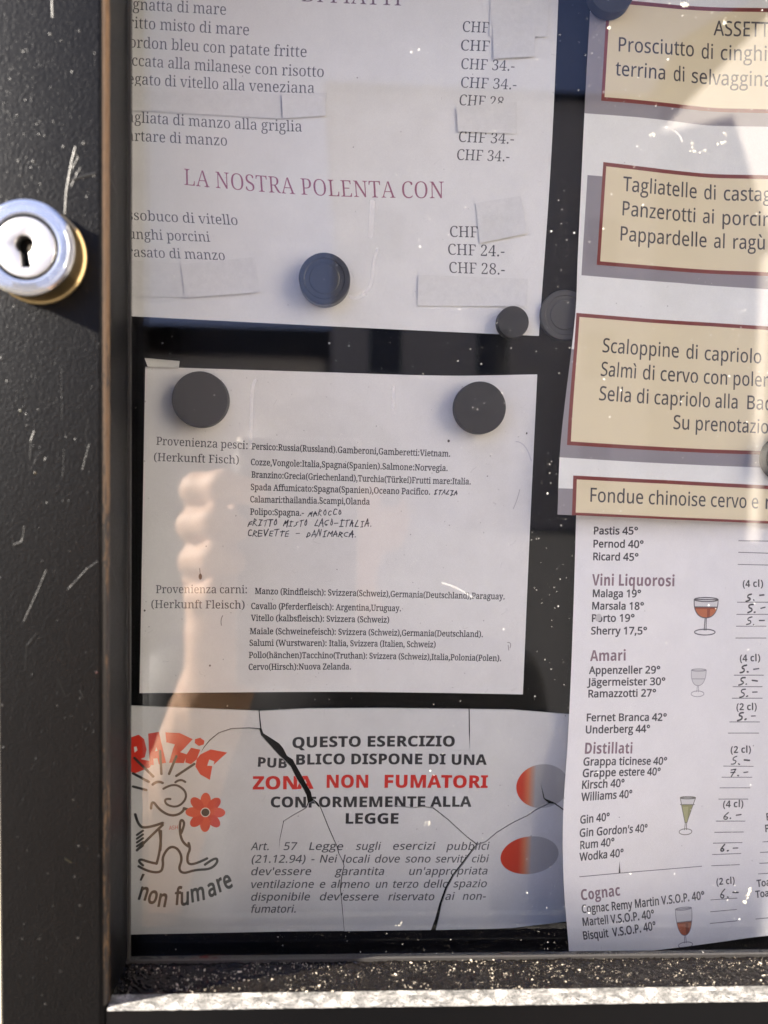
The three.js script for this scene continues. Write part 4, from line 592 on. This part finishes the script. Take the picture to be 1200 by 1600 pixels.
// ------------------------------------------------------------------ dust and dried drops on the outside of the glass
{
  const pane = menuCase.getObjectByName('glass_pane'), film = std(lin(0.75, 0.72, 0.68), 0.6, 0, { transparent: true, opacity: 0.13 }), chalk = std(lin(0.7, 0.66, 0.54), 0.6, 0, { transparent: true, opacity: 0.6 });
  const mark = (name, pts, r, mat, thick = 0.12) => {      // a flattened trail through photo pixels on the pane
    const q = pts.map(([x, y]) => P(x, y, 0.06 * mm)), g = new THREE.TubeGeometry(new THREE.CatmullRomCurve3(q), 24, r * mm, 7), p = g.attributes.position;
    for (let i = 0; i < p.count; i++) { const w = 0.55 + 0.9 * vnoise(p.getX(i) * 900, p.getY(i) * 900), c = q[0].z; p.setZ(i, c + (p.getZ(i) - c) * thick / r * w); }
    g.computeVertexNormals(); part(menuCase, name, g, mat, pane);
  };
  for (const [pts, r] of [[[[400, 592], [395, 604], [393, 640], [392, 700]], 0.55], [[[582, 312], [581, 340], [579, 372]], 0.8], [[[590, 388], [584, 412], [579, 446], [566, 460]], 0.5], [[[615, 604], [614, 640]], 0.5], [[[545, 462], [556, 466], [572, 458]], 0.6], [[[690, 910], [712, 918], [740, 934]], 0.35], [[[1052, 203], [1062, 212], [1066, 222]], 0.25]]) mark('dried_drip', pts, r, film);
  for (const [pts, r] of [[[[1132, 206], [1135, 216], [1131, 224], [1122, 225]], 0.42], [[[1082, 217], [1083, 228], [1080, 236], [1092, 239], [1102, 236]], 0.36], [[[1066, 7], [1071, 9], [1074, 8]], 0.9], [[[1133, 28], [1133, 36]], 0.5], [[[1015, 211], [1022, 211]], 0.5], [[[1174, 1385], [1171, 1393], [1167, 1403], [1164, 1410]], 0.55], [[[950, 42], [953, 44]], 0.5], [[[620, 1448], [628, 1443]], 0.3], [[[663, 1290], [668, 1284], [672, 1288]], 0.25]]) { const l = []; pts.forEach(([x, y], i) => { for (let k = 0; k < 5; k++) { const [x1, y1] = pts[Math.min(i + 1, pts.length - 1)], t = rnd(), c = P(x + (x1 - x) * t + rr(-2, 2), y + (y1 - y) * t + rr(-2, 2), 0.04 * mm), R = r * rr(0.25, 0.75) * mm; l.push(new THREE.IcosahedronGeometry(R, 1).scale(rr(0.5, 1.2), rr(0.5, 1.2), 0.22).translate(c.x, c.y, c.z)); } }); part(menuCase, 'dried_splash', merge(l), chalk, pane); };
  const ico = new THREE.IcosahedronGeometry(1, 0), N = 1500, m = new THREE.InstancedMesh(ico, std(lin(0.8, 0.78, 0.72), 0.7), N), q = new THREE.Object3D();
  for (let i = 0; i < N; i++) {
    let px = rr(210, 1210), py = rr(-10, 1490); if (rnd() < 0.55) px = 1210 - Math.pow(rnd(), 1.4) * 700;
    const p = P(px, py, 0.05 * mm), r = (rnd() < 0.06 ? rr(0.13, 0.24) : rr(0.04, 0.13)) * mm;
    q.position.copy(p); q.rotation.z = rnd() * 6; q.scale.set(r * rr(0.7, 1.6), r * rr(0.6, 1.1), r * 0.25); q.updateMatrix(); m.setMatrixAt(i, q.matrix);
  }
  const K = 5200, gr = new THREE.InstancedMesh(ico, std(lin(0.38, 0.33, 0.26), 0.5), K);  // pale grains added to the ledge to make it sparkle in the sun
  for (let i = 0; i < K; i++) {
    let x = rr(X_IN + 1 * mm, X_RIGHT), z = Math.pow(rnd(), 0.9) * 15 * mm; const cl = 0.5 * fbm(x / mm * 0.09 + 5, z / mm * 0.35) + 0.5 * fbm(x / mm * 0.4, z / mm * 0.9);
    const r = (rnd() < 0.08 ? rr(0.16, 0.3) : rr(0.04, 0.14)) * mm * Math.max(0.04, (cl - 0.4) * 5);
    q.position.set(x, Y_LEDGE + 0.12 * mm, z); q.rotation.set(rnd() * 3, rnd() * 6, 0); q.scale.set(r * rr(0.8, 1.8), r * rr(0.5, 0.9), r); q.updateMatrix(); gr.setMatrixAt(i, q.matrix);
  }
  gr.name = 'glint_grain'; shadowed(gr); scene.add(gr); tag(gr, 'pale grains added along the ledge below the glass for sparkle', 'glint_grain', null, 'stuff');
  q.rotation.set(0, 0, 0);
  m.name = 'dust_specks'; shadowed(m); scene.add(m); tag(m, 'pale dust specks scattered over the glass', 'dust', null, 'stuff');
}

renderer.render(scene, camera);
